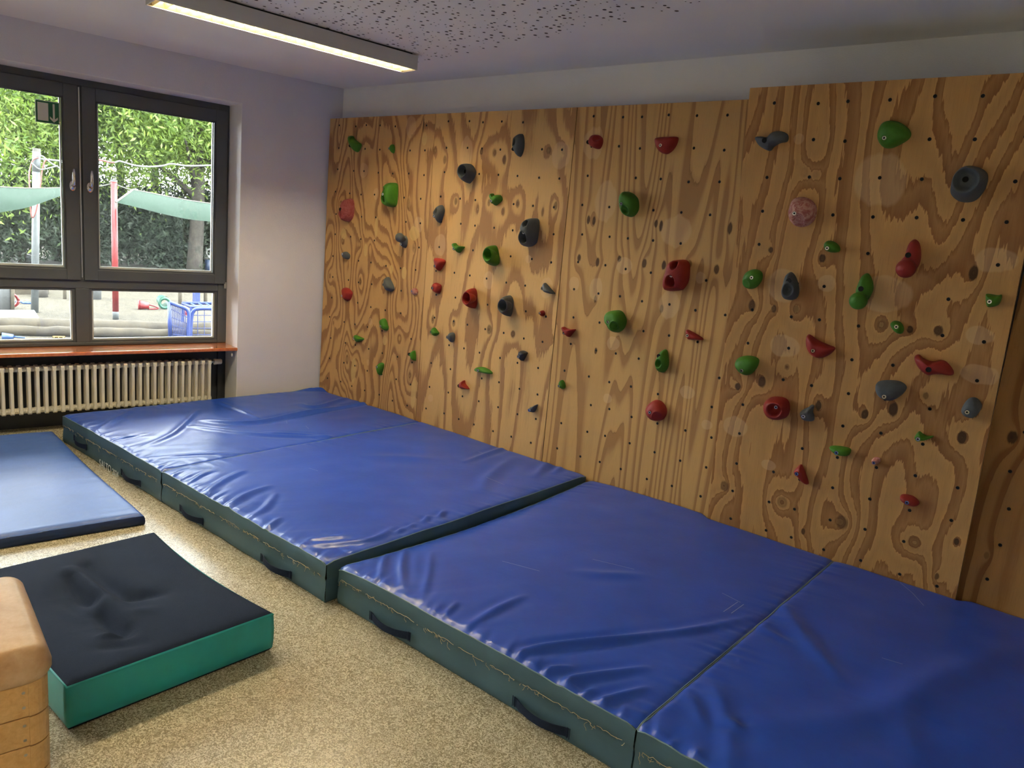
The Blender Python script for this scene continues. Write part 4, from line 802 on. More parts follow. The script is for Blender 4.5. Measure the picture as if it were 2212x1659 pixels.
def half(parent, x0, x1, yf, seed, sagL=0, sagR=0, sides='fl', nm='cushion'):
    """one half of a folding mat: blue top cover over teal-grey side walls"""
    yb = YM
    nx, ny = int((x1-x0)/.0085), int((yb-yf)/.0095)
    xs = np.linspace(x0, x1, nx); ys = np.linspace(yf, yb, ny); X, Y = np.meshgrid(xs, ys, indexing='ij')
    Z = top_h(X, Y, x0, x1, yf, yb, seed, sagL, sagR)
    # the back edge keeps clear of the leaning panel; the left end is squeezed along the slanting window wall
    yk = YM-.044*np.clip((X-3.70)/.06, 0, 1)*np.clip((5.06-X)/.05, 0, 1)
    YY = yf+(Y-yf)*(yk-yf)/(YM-yf)
    XX = X + ((.155*(Y-yf)/(YM-yf))*(1-(X-x0)/(x1-x0)) if x0 < 0 else 0)
    YY = YY + np.exp(-(Y-yf)/.05)*(.006*vnoise(X, Y*0, .11, seed+9))
    V = np.stack([XX, YY, Z], -1).reshape(-1, 3)
    I = np.arange(nx*ny).reshape(nx, ny); Fq = np.stack([I[:-1, :-1], I[1:, :-1], I[1:, 1:], I[:-1, 1:]], -1).reshape(-1, 4)
    cu = mesh(nm, V, Fq, MT['vinyl'], parent, True)
    # side walls
    W_ = MB()
    def wall(path, tops, nrm):
        m_ = len(path); rows = [(1, 0), (.97, .003), (.80, .004), (.66, .006), (.62, .003), (.55, -.001), (.40, .002), (.2, .004), (.06, .003), (0, -.004)]
        Vw = []
        for r_, (f, o) in enumerate(rows):
            for k, (q, zt_) in enumerate(zip(path, tops)):
                b = o+.006*vnoise(np.array([q[0]*1.+q[1]]), np.array([f*.3]), .09, seed+20)[0]*(0 < r_ < 9)
                Vw.append((q[0]+nrm[0]*b, q[1]+nrm[1]*b, zt_*f+.001))
        Fw = []
        for r_ in range(len(rows)-1):
            for k in range(m_-1): Fw.append((r_*m_+k, (r_+1)*m_+k, (r_+1)*m_+k+1, r_*m_+k+1))
        W_.add(Vw, Fw)
    idx = np.linspace(0, nx-1, max(nx//3, 2)).astype(int)
    wall([(xs[k], YY[k, 0]) for k in idx], [Z[k, 0] for k in idx], (0, -1))
    idy = np.linspace(0, ny-1, max(ny//4, 2)).astype(int)
    wall([(XX[0, k], YY[0, k]) for k in idy[::-1]], [Z[0, k] for k in idy[::-1]], (-1, 0))
    wall([(x1, YY[-1, k]) for k in idy], [Z[-1, k] for k in idy], (1, 0))
    wall([(XX[k, -1], YY[k, -1]) for k in idx[::-1]], [Z[k, -1] for k in idx[::-1]], (0, 0))
    W_.build('side_cover', MT['teal'], cu, True)
    pp = MB().tube([(xs[k], YY[k, 0]-.002, Z[k, 0]+.0005) for k in idx], .0024, 6).tube([(x1+.001, YY[-1, k], Z[-1, k]+.0005) for k in idy], .0024, 6).tube([(XX[0, k]-.001, YY[0, k], Z[0, k]+.0005) for k in idy], .0024, 6)
    pp.build('piping', MT['piping'], cu, True)
    # frayed sewing threads under the upper band
    T_ = MB(); r = random.Random(seed); x = x0+.03
    ln = []
    while x < x1-.03:
        ln.append((x, yf-.010+r.uniform(-.001, .001), ZF*.63+r.uniform(-.004, .004))); x += r.uniform(.008, .02)
        if len(ln) > 8 and r.random() < .22: T_.tube(ln, .0010, 3, False); ln = []; x += r.uniform(.01, .06)
    if len(ln) > 2: T_.tube(ln, .0010, 3, False)
    for k in range(int((x1-x0)*34)):
        x = r.uniform(x0+.02, x1-.02); L = r.choice([.008, .012, .02, .035])*r.uniform(.6, 1.3)
        pts = []; a = r.uniform(-2.6, -.5); px_, pz = x, ZF*.63+r.uniform(-.004, .003)
        for i in range(6): pts.append((px_, yf-.011-.003*math.sin(i), pz)); px_ += L/5*math.cos(a); pz += L/5*math.sin(a); a += r.uniform(-.9, .9)
        T_.tube(pts, .0008, 3, False)
    t = T_.build('frayed_threads', MT['thread'], cu); t['kind'] = 'stuff'
    return cu
def strap(parent, xa, za, xb, zb, yf, bow=.022):
    """flat webbing handle sewn at both ends and bowing off the side"""
    n = 16; w = .034; V = []; Fq = []
    for i in range(n):
        t = i/(n-1); x = xa+(xb-xa)*t; z = za+(zb-za)*t-.006*math.sin(math.pi*t); o = bow*math.sin(math.pi*min(max((t-.06)/.88, 0), 1))**.8
        for dz, dy in ((w/2, 0), (-w/2, 0), (-w/2, .003), (w/2, .003)): V.append((x, yf-.013-o+dy, z+dz*(1-.15*math.sin(math.pi*t))))
    for i in range(n-1):
        for k in range(4): Fq.append((i*4+k, i*4+(k+1) % 4, (i+1)*4+(k+1) % 4, (i+1)*4+k))
    Fq += [(0, 1, 2, 3), ((n-1)*4+3, (n-1)*4+2, (n-1)*4+1, (n-1)*4)]
    h = mesh('strap_handle', V, Fq, MT['webbing'], parent)
    b = MB()
    for x in (xa, xb):
        z = za if x == xa else zb
        for d in (-.004, .006): b.box((x+d-.001, yf-.0150, z-w*.6), (x+d+.001, yf-.0125, z+w*.6))
    b.build('stitching', MT['webbing'], h); return h
def sidept(u, v, y): q = onplane(u, v, (0, y, 0), (0, 1, 0)); return q[0], q[2]
YF1, YF2 = -2.130, -2.087
m1 = empty('folding_mat', (1.33, -1.1, 0)); tag(m1, 'blue folding landing mat by the window with worn teal-grey sides and white lettering', 'mat', 'folding landing mats')
m2 = empty('folding_mat', (4.4, -1.1, 0)); tag(m2, 'blue folding landing mat in the foreground, nearer the camera than its twin', 'mat', 'folding landing mats')
hA = half(m1, -.135, 1.326, YF1, 11); hB = half(m1, 1.331, 2.884, YF1, 22)
hC = half(m2, 2.920, 4.452, YF2, 33, sagL=.058); hD = half(m2, 4.459, 5.985, YF2, 44)
for parent, yf, a, b in ((hA, YF1, (262, 1019), (303, 1046)), (hA, YF1, (160, 945), (186, 966)), (hB, YF1, (389, 1098), (438, 1133)), (hB, YF1, (564, 1210), (628, 1252)), (hC, YF2, (800, 1330), (884, 1375)), (hC, YF2, (1109, 1518), (1227, 1584))):
    xa, za = sidept(*a, yf-.013); xb, zb = sidept(*b, yf-.013); za = min(max(za, .045), .11); zb = min(max(zb, .045), .11)
    strap(parent, xa, za, xb, zb, yf)
strap(hD, 4.75, .08, 5.02, .08, YF2); strap(hD, 5.45, .08, 5.70, .08, YF2)
def lettering(txt, x, z, size, y, parent, name):
    c = bpy.data.curves.new(name, 'FONT'); c.body = txt; c.size = size; c.extrude = .0006; c.resolution_u = 3
    o = bpy.data.objects.new(name+'_curve', c); COL.objects.link(o)
    bpy.context.view_layer.update(); dg = bpy.context.evaluated_depsgraph_get(); me = bpy.data.meshes.new_from_object(o.evaluated_get(dg))
    bpy.data.objects.remove(o, do_unlink=True)
    for v in me.vertices: v.co = Vector((x+v.co.x*.80, y-v.co.z, z+v.co.y))
    me.materials.clear(); me.materials.append(MT['print'])
    t = bpy.data.objects.new(name, me); COL.objects.link(t); t.parent = parent
    t.location = -Vector(parent_world(parent)); return t
xs_, zs_ = sidept(217, 1003, YF1-.010); xe_, ze_ = sidept(250, 1013, YF1-.010)
lettering('SALTO', xs_, zs_-.012, .074, YF1-.017, hA, 'lettering'); lettering('2024', xs_+.195, zs_-.010, .056, YF1-.017, hA, 'year_lettering')
MB().box((xs_, YF1-.0172, zs_-.026), (xs_+.175, YF1-.0155, zs_-.021)).build('underline', MT['print'], hA)
# faint pale scuffs on the covers
MT['scuff'] = mat('scuff', (.40, .44, .62), .7)
def scuff(parent, pts, w=.0010):
    B = MB()
    for a, b in zip(pts[:-1], pts[1:]):
        A_ = onz(*a, .218); B_ = onz(*b, .218); d = (B_-A_); d /= np.linalg.norm(d)+1e-9; q = np.array([-d[1], d[0], 0])*w
        x0_ = np.array([A_[0], B_[0]]); 
        hz = [hgt(A_), hgt(B_)]
        V = [A_-q, A_+q, B_+q, B_-q]; V = [(v[0], v[1], hz[0 if i < 2 else 1]+.0015) for i, v in enumerate(V)]
        B.add(V, [(0, 1, 2, 3)])
    return B
def hgt(P):
    for (x0, x1, yf, sd, sl) in ((-.135, 1.326, YF1, 11, 0), (1.331, 2.884, YF1, 22, 0), (2.920, 4.452, YF2, 33, .058), (4.459, 5.985, YF2, 44, 0)):
        if x0 <= P[0] <= x1: return float(top_h(np.array([P[0]]), np.array([P[1]]), x0, x1, yf, YM, sd, sl, 0)[0])
    return ZF
for par, lst in ((hC, [[(1560, 1280), (1600, 1300)], [(1563, 1319), (1594, 1299)], [(1580, 1322), (1607, 1304)], [(1085, 1208), (1166, 1231)], [(1280, 1207), (1370, 1230)]]), (hD, [[(1943, 1263), (1970, 1285), (1995, 1312)], [(1905, 1420), (1950, 1433)]]), (hB, [[(1033, 977), (1053, 986)], [(1050, 1035), (1090, 1048)], [(667, 1008), (687, 1014)]]), (hA, [[(618, 908), (620, 915)], [(660, 920), (667, 926)]])):
    B = MB()
    for pts in lst:
        b_ = scuff(par, pts, .0012); B.add(b_.V, b_.F)
    B.build('scuff_marks', MT['scuff'], par)['kind'] = 'stuff'
# ------------------------------------------------------------------ thin blue mat on the left
def thin_mat():
    r = empty('gym_mat', (.6, -2.9, 0)); tag(r, 'thin paler blue gym mat lying on the floor before the radiator', 'mat')
    c = [np.array([-.245, -2.160]), np.array([1.575, -2.345]), np.array([1.43, -3.30]), np.array([-.39, -3.115])]
    nx, ny = 170, 90; V = []; th = .068
    u = np.linspace(0, 1, nx); v = np.linspace(0, 1, ny); U_, V_ = np.meshgrid(u, v, indexing='ij')
    base = (c[0]*(1-U_[..., None])*(1-V_[..., None])+c[1]*U_[..., None]*(1-V_[..., None])+c[2]*U_[..., None]*V_[..., None]+c[3]*(1-U_[..., None])*V_[..., None])
    dr = V_*.95; de = np.minimum(np.minimum(U_*1.83, (1-U_)*1.83), np.minimum(V_*.95, (1-V_)*.95))
    Z = th-.018*np.exp(-de/.012)+.002*vnoise(base[..., 0], base[..., 1], .2, 5)
    Z = Z-.020*np.exp(-((U_-.45)/.33)**2)*np.exp(-dr/.10)            # pressed edge beside the big mat
    Z = Z+.006*np.maximum(vnoise(U_*1.83-V_*.1, V_*.95*.12, .035, 8), -.2)*np.exp(-dr/.22)*(1-np.exp(-dr/.02))
    Z = Z+.004*vnoise(U_*1.83*.1, V_*.95, .03, 9)*np.exp(-(1-U_)*1.83/.05)
    P = np.concatenate([base, Z[..., None]], -1).reshape(-1, 3); I = np.arange(nx*ny).reshape(nx, ny)
    Fq = np.stack([I[:-1, :-1], I[:-1, 1:], I[1:, 1:], I[1:, :-1]], -1).reshape(-1, 4)
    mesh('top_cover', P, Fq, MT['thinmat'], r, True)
    s = MB(); loop = [P[I[i, 0]] for i in range(0, nx, 5)]+[P[I[-1, 0]]]+[P[I[-1, j]] for j in range(5, ny, 5)]+[P[I[-1, -1]]]+[P[I[i, -1]] for i in range(nx-1, -1, -5)]+[P[I[0, j]] for j in range(ny-1, 0, -5)]
    m_ = len(loop); cc = np.mean(loop, 0)
    Vs = [p for p in loop]
    for f, o in ((.75, .008), (.4, .010), (.1, .006), (0, 0)):
        for p in loop:
            d = p-cc; d[2] = 0; d /= np.linalg.norm(d); Vs.append((p[0]+d[0]*o, p[1]+d[1]*o, p[2]*f+.0005))
    Fs = [(i*m_+k, i*m_+(k+1) % m_, (i+1)*m_+(k+1) % m_, (i+1)*m_+k) for i in range(4) for k in range(m_)]
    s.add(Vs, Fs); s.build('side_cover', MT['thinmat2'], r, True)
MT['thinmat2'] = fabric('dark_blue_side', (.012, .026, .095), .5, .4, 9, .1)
thin_mat()
# ------------------------------------------------------------------ turquoise foam block
def block():
    r = empty('foam_block', (2.57, -2.9, 0)); tag(r, 'turquoise foam block with a sagging navy fabric top on the floor', 'foam block')
    x0, x1, y0, y1, zt = 2.062, 3.062, -3.247, -2.515, .170
    nx, ny = 125, 95; xs = np.linspace(x0, x1, nx); ys = np.linspace(y0, y1, ny); X, Y = np.meshgrid(xs, ys, indexing='ij')
    de = np.minimum(np.minimum(X-x0, x1-X), np.minimum(Y-y0, y1-Y))
    Z = zt-.010*np.exp(-de/.012)+.004*vnoise(X, Y, .15, 3)*np.clip(de/.05, 0, 1)
    def T(l): return [onz(a/3.136, 1130+b/3.136, .16)[:2] for a, b in l]
    for pl, w, h in ((T([(480, 370), (560, 480), (640, 520)]), .035, -.028), (T([(600, 290), (720, 400), (850, 480), (900, 500)]), .035, -.024), (T([(480, 330), (620, 440), (760, 570), (860, 680)]), .030, .014), (T([(690, 600), (780, 700), (850, 760)]), .032, -.030), (T([(900, 500), (1100, 480)]), .04, -.016), (T([(690, 780), (830, 765)]), .018, .012), (T([(650, 860), (950, 830)]), .03, -.008), (T([(400, 500), (640, 700)]), .08, -.020), (T([(400, 560), (520, 640)]), .03, .006), (T([(900, 620), (1050, 600)]), .03, .006)):
        d, t = seg_dist(X, Y, pl); Z = Z+1.45*h*np.exp(-(d/w)**2)*np.sin(np.pi*np.clip(t*.8+.1, 0, 1))**.5
    XX = X-.012*np.sin(np.pi*(Y-y0)/(y1-y0))*((X-x0)/(x1-x0) > .98); YY = Y-.035*np.sin(np.pi*(X-x0)/(x1-x0))*np.exp(-(y1-Y)/.12)
    V = np.stack([X, YY, Z], -1).reshape(-1, 3); I = np.arange(nx*ny).reshape(nx, ny)
    Fq = np.stack([I[:-1, :-1], I[1:, :-1], I[1:, 1:], I[:-1, 1:]], -1).reshape(-1, 4)
    mesh('top_cover', V, Fq, MT['navy'], r, True)
    loop = [V[I[i, 0]] for i in range(0, nx-1, 4)]+[V[I[-1, j]] for j in range(0, ny-1, 4)]+[V[I[i, -1]] for i in range(nx-1, 0, -4)]+[V[I[0, j]] for j in range(ny-1, 0, -4)]
    m_ = len(loop); cc = np.array([(x0+x1)/2, (y0+y1)/2, 0])
    def ring(f0, o):
        out = []
        for p in loop:
            d = p-cc; d[2] = 0; d /= np.linalg.norm(d); out.append((p[0]+d[0]*o, p[1]+d[1]*o, p[2]*f0))
        return out
    def skin(name, rows, mm):
        Vs = [q for rw in rows for q in rw]; Fs = [(i*m_+k, (i+1)*m_+k, (i+1)*m_+(k+1) % m_, i*m_+(k+1) % m_) for i in range(len(rows)-1) for k in range(m_)]
        return mesh(name, Vs, Fs, mm, r, True)
    skin('side_cover', [ring(1.0, -.001), ring(.985, .005), ring(.95, .006), ring(.6, .010), ring(.3, .009), ring(.09, .005), ring(.07, .002)], MT['green_vinyl'])
    skin('base_strip', [ring(.075, .003), ring(.02, -.004), ring(.002, -.012)], MT['webbing'])
    sd = skin('piping', [ring(.992, .004), ring(.978, .008), ring(.960, .007)], MT['green_vinyl'])
block()
# ------------------------------------------------------------------ vaulting box
def vault():
    zt = .55
    pn, pf = onz(115, 1415, zt-.03), onz(47, 1226, zt)     # near and far right corners of the padded top
    ax = (pn-pf)[:2]; wdt = np.linalg.norm(ax); ax /= wdt; ay = np.array([ax[1], -ax[0]])          # ay points to the left, out of frame
    if ay[1] > 0: ay = -ay
    L = 1.15; O = pf[:2]
    r = empty('vaulting_box', (O[0]+ax[0]*wdt/2+ay[0]*L/2, O[1]+ax[1]*wdt/2+ay[1]*L/2, 0)); tag(r, 'beech vaulting box with a tan leather padded top at the left edge', 'vaulting box')
    def q(a, b, z): v = O+ax*a+ay*b; return (v[0], v[1], z)
    # rounded pad: superellipse section swept with soft corners
    nx, ny = 40, 70; V = []; I = np.arange(nx*ny).reshape(nx, ny)
    th = .105
    def rr(e, R): return R-math.sqrt(max(R*R-max(R-e, 0)**2, 0))
    a_ = np.concatenate([np.linspace(0, .05, 12), np.linspace(.06, wdt-.06, 16), np.linspace(wdt-.05, wdt, 12)]); b_ = np.concatenate([np.linspace(0, .06, 14), np.linspace(.07, L-.07, 42), np.linspace(L-.06, L, 14)])
    for a in a_:
        for b in b_:
            e = min(a, wdt-a); g = min(b, L-b)
            # rounded plan corners
            R = .055; aa, bb = a, b
            dx, dy = max(R-e, 0), max(R-g, 0)
            if dx > 0 and dy > 0:
                k = max(dx, dy)/math.hypot(dx, dy); ex, ey = dx*k, dy*k
                aa = (R-ex) if a < wdt/2 else wdt-(R-ex); bb = (R-ey) if b < L/2 else L-(R-ey); edge = R-max(dx, dy)
            else: edge = min(e, g)
            z = zt-rr(edge, .042)*1.0-.006*(1-min(edge/.16, 1))
            V.append(q(aa, bb, z))
    Fq = [(I[i, j], I[i+1, j], I[i+1, j+1], I[i, j+1]) for i in range(nx-1) for j in range(ny-1)]
    loop = [I[i, 0] for i in range(nx-1)]+[I[-1, j] for j in range(ny-1)]+[I[i, -1] for i in range(nx-1, 0, -1)]+[I[0, j] for j in range(ny-1, 0, -1)]
    m_ = len(loop); n0 = len(V); cc = np.mean(V, 0)
    prof = [(.004, -.012), (.004, -.030), (-.004, -.045), (-.022, -.052)]
    for o, dz in prof:
        for k in loop:
            p = np.array(V[k]); d = p-cc; d[2] = 0; d /= np.linalg.norm(d); V.append((p[0]+d[0]*o, p[1]+d[1]*o, p[2]+dz))
    rows = [loop]+[[n0+i*m_+k for k in range(m_)] for i in range(4)]
    for i in range(4):
        for k in range(m_): Fq.append((rows[i][k], rows[i+1][k], rows[i+1][(k+1) % m_], rows[i][(k+1) % m_]))
    mesh('padded_top', V, Fq, MT['leather'], r, True)
    z1 = zt-.090
    hts = [(z1-.020, z1-.10), (z1-.103, z1-.185), (z1-.188, z1-.270), (z1-.273, z1-.360), (z1-.363, .0)]
    for (za, zb) in [(z1, z1-.10)]+hts[1:]:
        for nm, (a0, a1, b0, b1) in {'end_board': (wdt-.028, wdt-.008, .055, L-.055), 'end_board_far': (.008, .028, .055, L-.055), 'side_board': (.055, wdt-.055, .008, .028), 'side_board_far': (.055, wdt-.055, L-.028, L-.008)}.items():
            bx = MB().hexa([q(a0, b0, zb), q(a1, b0, zb), q(a1, b1, zb), q(a0, b1, zb), q(a0, b0, za), q(a1, b0, za), q(a1, b1, za), q(a0, b1, za)])
            o = bx.build(nm.replace('_far', ''), MT['beech'], r); bevel(o, .002)
            if nm == 'end_board':
                for zz in ((za+zb)/2+.02, (za+zb)/2-.022):
                    c = np.array(q(a1, b0+.012, zz)); U = np.array([ay[0], ay[1], 0]); N_ = np.array([ax[0], ax[1], 0])
                    ring = [c+N_*.0008+(U*math.cos(t)+np.array([0, 0, 1])*math.sin(t))*.0042 for t in np.linspace(0, 2*math.pi, 11)[:-1]]
                    MB().add(ring+[c+N_*.0008], [(k, (k+1) % 10, 10) for k in range(10)]).build('screw', MT['steel'], o)
        for (sa, sb) in ((0, 0), (1, 0), (0, 1), (1, 1)):              # quarter-round corner posts
            ca = .056 if sa == 0 else wdt-.056; cb = .056 if sb == 0 else L-.056
            ring = []
            for t in np.linspace(0, math.pi/2, 8):
                ring.append((ca+(-1 if sa == 0 else 1)*.050*math.cos(t), cb+(-1 if sb == 0 else 1)*.050*math.sin(t)))
            ring += [(ca, ring[-1][1]), (ca, cb), (ring[0][0], cb)]
            k = len(ring)
            mb_ = MB().add([q(a, b, zb+.0005) for a, b in ring]+[q(a, b, za-.0005) for a, b in ring], [tuple(range(k)), tuple(range(2*k-1, k-1, -1))]+[(i, (i+1) % k, k+(i+1) % k, k+i) for i in range(k)])
            mb_.build('corner_post', MT['beech'], r)
vault()
# ================================================================== OUTSIDE
GZ = -.15
def gp(u, v, z=GZ): return onz(u, v, z)
def ztop(P, u, v): return facing(u, v, P)[2]
def ground_mat():
    m, nt, b = newmat('playground_ground'); tc = coords(nt)
    sx = node(nt, 'ShaderNodeSeparateXYZ'); nt.links.new(tc, sx.inputs[0])
    n1 = noise(nt, tc, .45, 4, .6); n2 = noise(nt, tc, 9, 4, .65, .8); n3 = noise(nt, tc, 45, 3, .6)
    sand = ramp(nt, n2, [(.32, (0.028, 0.022, 0.012)), (.5, (0.051, 0.043, 0.026)), (.68, (0.067, 0.059, 0.038))])
    grass = ramp(nt, n3, [(.35, (0.018, 0.032, 0.005)), (.65, (0.054, 0.072, 0.018))])
    dirt = ramp(nt, n2, [(.35, (0.047, 0.036, 0.025)), (.65, (0.108, 0.090, 0.061))])
    pave = ramp(nt, n3, [(.3, (0.079, 0.077, 0.072)), (.7, (0.104, 0.103, 0.095))])
    xw = math_(nt, 'MULTIPLY_ADD', n1, 3.0, sx.outputs[0])
    def step(a, b):
        r = node(nt, 'ShaderNodeMapRange'); r.interpolation_type = 'SMOOTHSTEP'; nt.links.new(xw, r.inputs[0]); r.inputs[1].default_value = a; r.inputs[2].default_value = b; return r.outputs[0]
    g = math_(nt, 'MULTIPLY', step(-12.6, -13.4), math_(nt, 'GREATER_THAN', n3, .40))
    c = mixc(nt, g, sand, grass)
    c = mixc(nt, step(-15.2, -15.8), c, ramp(nt, n2, [(.35, (0.043, 0.036, 0.023)), (.65, (0.065, 0.058, 0.040))]))
    c = mixc(nt, step(-17.6, -19.0), c, dirt)
    pv = math_(nt, 'GREATER_THAN', sx.outputs[0], -5.15)
    c = mixc(nt, pv, c, pave)
    nt.links.new(c, b.inputs['Base Color']); b.inputs['Roughness'].default_value = .95
    bump(nt, b, math_(nt, 'ADD', n2, math_(nt, 'MULTIPLY', n3, .4)), .9, .12); return m
MT['ground'] = ground_mat()
gv = MB(); gv.add([(-60, -45, GZ), wp(48, GZ, -.43), wp(-50, GZ, -.43), (-60, 55, GZ)], [(0, 1, 2, 3)])
structure(gv.build('ground', MT['ground']))
MT['galv'] = mat('galvanised', (0.068, 0.077, 0.079), .5, metal=.0, var=.12, vs=20)
MT['redpaint'] = mat('red_paint', (0.130, 0.007, 0.008), .45, var=.15, vs=12)
MT['bluepaint'] = mat('blue_paint', (0.006, 0.020, 0.108), .4, var=.1)
MT['hosew'] = mat('hose_white', (0.119, 0.130, 0.130), .5); MT['hoser'] = mat('hose_red', (0.130, 0.036, 0.029), .5)
MT['rope'] = mat('rope', (0.072, 0.072, 0.065), .9, var=.3, vs=80)
MT['grey_t'] = mat('weathered_timber', (0.065, 0.063, 0.054), .85, var=.25, vs=14, bs=.4); MT['deck'] = mat('pale_deck_board', (0.104, 0.103, 0.097), .7, var=.15, vs=10)
MT['conc'] = mat('concrete_grey', (0.072, 0.076, 0.076), .9, var=.12, vs=9); MT['bark'] = mat('bark', (0.027, 0.024, 0.019), .95, var=.45, vs=9, bs=.8, bsc=25)
MT['log'] = mat('log_timber', (0.031, 0.025, 0.015), .9, var=.4, vs=7, bs=.6, bsc=30)
MT['toyred'] = mat('toy_red', (0.144, 0.010, 0.013), .4); MT['toygreen'] = mat('toy_green', (0.013, 0.072, 0.047), .4); MT['toyblue'] = mat('toy_blue', (0.011, 0.043, 0.137), .4); MT['toyyellow'] = mat('toy_yellow', (0.137, 0.086, 0.007), .4); MT['toywhite'] = mat('toy_white', (0.137, 0.137, 0.133), .5)
MT['orange'] = mat('orange_board', (0.151, 0.068, 0.013), .6); MT['postwood'] = mat('post_wood', (0.079, 0.067, 0.047), .8, var=.2, vs=20)
def sail_mat():
    m, nt, b = newmat('shade_net_green'); tc = coords(nt); n = noise(nt, tc, 5, 3, .6)
    nt.links.new(ramp(nt, n, [(.3, (0.013, 0.036, 0.023)), (.7, (0.020, 0.049, 0.032))]), b.inputs['Base Color']); b.inputs['Roughness'].default_value = .8
    out = nt.nodes['Material Output']; tl = node(nt, 'ShaderNodeBsdfTranslucent'); tl.inputs[0].default_value = (0.018, 0.050, 0.032, 1)
    mx = node(nt, 'ShaderNodeMixShader'); mx.inputs[0].default_value = .45
    nt.links.new(b.outputs[0], mx.inputs[1]); nt.links.new(tl.outputs[0], mx.inputs[2]); nt.links.new(mx.outputs[0], out.inputs[0]); return m
MT['sail'] = sail_mat()
# --- grey pole with looped hose
B = gp(75, 675); zt_ = ztop(B, 79, 328); lean = facing(79, 328, B)-np.array([B[0], B[1], zt_])
topP = facing(79, 328, B)
r = empty('pole', B); tag(r, 'tall pale grey metal pole wrapped with looped hose in the playground', 'pole')
MB().tube([B, B*.1+topP*.9+0], .052, 14).tube([B*.12+topP*.88, topP], [.054, .054], 14).build('post', MT['galv'], r, True); MB().tube([topP, topP+np.array([0, 0, .05])], .053, 14).build('cap', MT['grey_t'], r)
def px_path(l, P, off=0):
    tow = CAM-P; tow[2] = 0; tow /= np.linalg.norm(tow); return [facing(u, v, P+tow*off) for u, v in l]
hz = MB(); Bh = B
loop1 = [(70, 350), (78, 338), (90, 337), (98, 342), (107, 350), (120, 358), (127, 362), (135, 368), (145, 372), (175, 374), (205, 371)]
h1 = MB().tube(catmull(px_path(loop1, Bh, .07), 40, False), .011, 8); h1 = h1.build('hose', MT['hosew'], None, True); tag(h1, 'white hose knotted round the top of the grey pole', 'hose')
loop2 = [(84, 340), (72, 345), (66, 360), (63, 378), (64, 410), (65, 440), (68, 466), (72, 469), (78, 455), (84, 425), (88, 395), (90, 375), (95, 352), (101, 345)]
h2 = MB().tube(catmull(px_path(loop2, Bh, .09), 60, False), .010, 8).build('hose', MT['hoser'], None, True); tag(h2, 'faded red hose hanging in a long loop from the grey pole', 'hose')
loop3 = [(68, 352), (75, 358), (82, 364), (92, 366), (110, 362), (125, 358)]
h3 = MB().tube(catmull(px_path(loop3, Bh, .10), 24, False), .010, 8).build('hose', MT['hosew'], None, True); tag(h3, 'short white hose tail twisted under the knot on the grey pole', 'hose')
line = [(84, 343), (125, 347), (165, 350), (205, 347), (215, 345), (235, 350), (248, 351), (258, 348), (272, 352), (295, 358), (325, 360), (352, 358), (370, 354), (400, 358), (430, 358), (462, 357), (520, 356)]
h4 = MB().tube(catmull(px_path(line, B), 60, False), .013, 8).build('hose', MT['hosew'], None, True); tag(h4, 'white and red hose strung as a wavy line across the trees', 'hose')
hs = MB().tube(catmull(px_path([(204, 347), (215, 345), (235, 350), (247, 351)], B, .004), 16, False), .0145, 8).build('red_stretch', MT['hoser'], None, True); hs.parent = h4
MB().tube(catmull(px_path([(104, 340), (140, 341)], B, .02), 6, False), .004, 5)
# --- red pole, rope, sails
B2 = gp(250, 690); tp = facing(246, 393, B2)
r = empty('pole', B2); tag(r, 'red painted pole with bare grey foot in the sand', 'pole')
MB().tube([B2, B2+(tp-B2)*.09], .044, 14).build('bare_foot', MT['galv'], r, True)
MB().tube([B2+(tp-B2)*.06, tp], .0445, 14).build('painted_shaft', MT['redpaint'], r, True)
MB().tube([tp, tp+np.array([0, 0, .03])], .047, 14).build('cap', MT['conc'], r)
rp = MB().tube(catmull(px_path([(240, 397), (222, 401), (205, 403), (180, 405)], B2), 12, False), .010, 6).build('rope', MT['rope']); tag(rp, 'grey rope running left from the red pole behind the window post', 'rope')
rp = MB().tube(catmull(px_path([(251, 399), (265, 404), (276, 408), (288, 411)], B2), 12, False), .010, 6).build('rope', MT['rope']); tag(rp, 'grey rope tying the shade sail corner to the red pole', 'rope')
def sail(top, bot, P, d0, d1, label):
    tow = CAM-P; tow[2] = 0; tow /= np.linalg.norm(tow)
    n, m_ = 30, 10; T = catmull([facing(u, v, P+tow*d0) for u, v in top], n, False); Bo = catmull([facing(u, v, P+tow*d1) for u, v in bot], n, False)
    V = []; Fq = []
    for j in range(m_):
        f = j/(m_-1); belly = math.sin(math.pi*f)*.10
        for i in range(n): V.append(T[i]*(1-f)+Bo[i]*f+tow*belly)
    k = len(V); V += [v-tow*.004 for v in V]
    for j in range(m_-1):
        for i in range(n-1):
            a = j*n+i; Fq.append((a, a+1, a+n+1, a+n)); Fq.append((k+a+n, k+a+n+1, k+a+1, k+a))
    o = mesh('shade_sail', V, Fq, MT['sail'], None, True); tag(o, label, 'shade sail', 'green shade sails')
    h = MB().tube(T, .014, 6); h = h.build('hem', MT['grey_t'], None); h.parent = o
    h = MB().tube([V[j*n] for j in range(m_)], .016, 6).build('hem', MT['grey_t'], None); h.parent = o
sail([(287, 410), (320, 416), (380, 428), (420, 435), (470, 442), (540, 452)], [(250, 437), (300, 449), (360, 464), (410, 474), (470, 480), (540, 486)], B2, 0, .5, 'green shade sail stretched right of the red pole')
sail([(-90, 402), (-40, 403), (0, 404), (60, 407), (130, 406), (185, 404)], [(-90, 480), (-40, 469), (0, 459), (60, 448), (130, 424), (185, 410)], B2, 0, .5, 'green shade sail seen in the left window pane behind the grey pole')
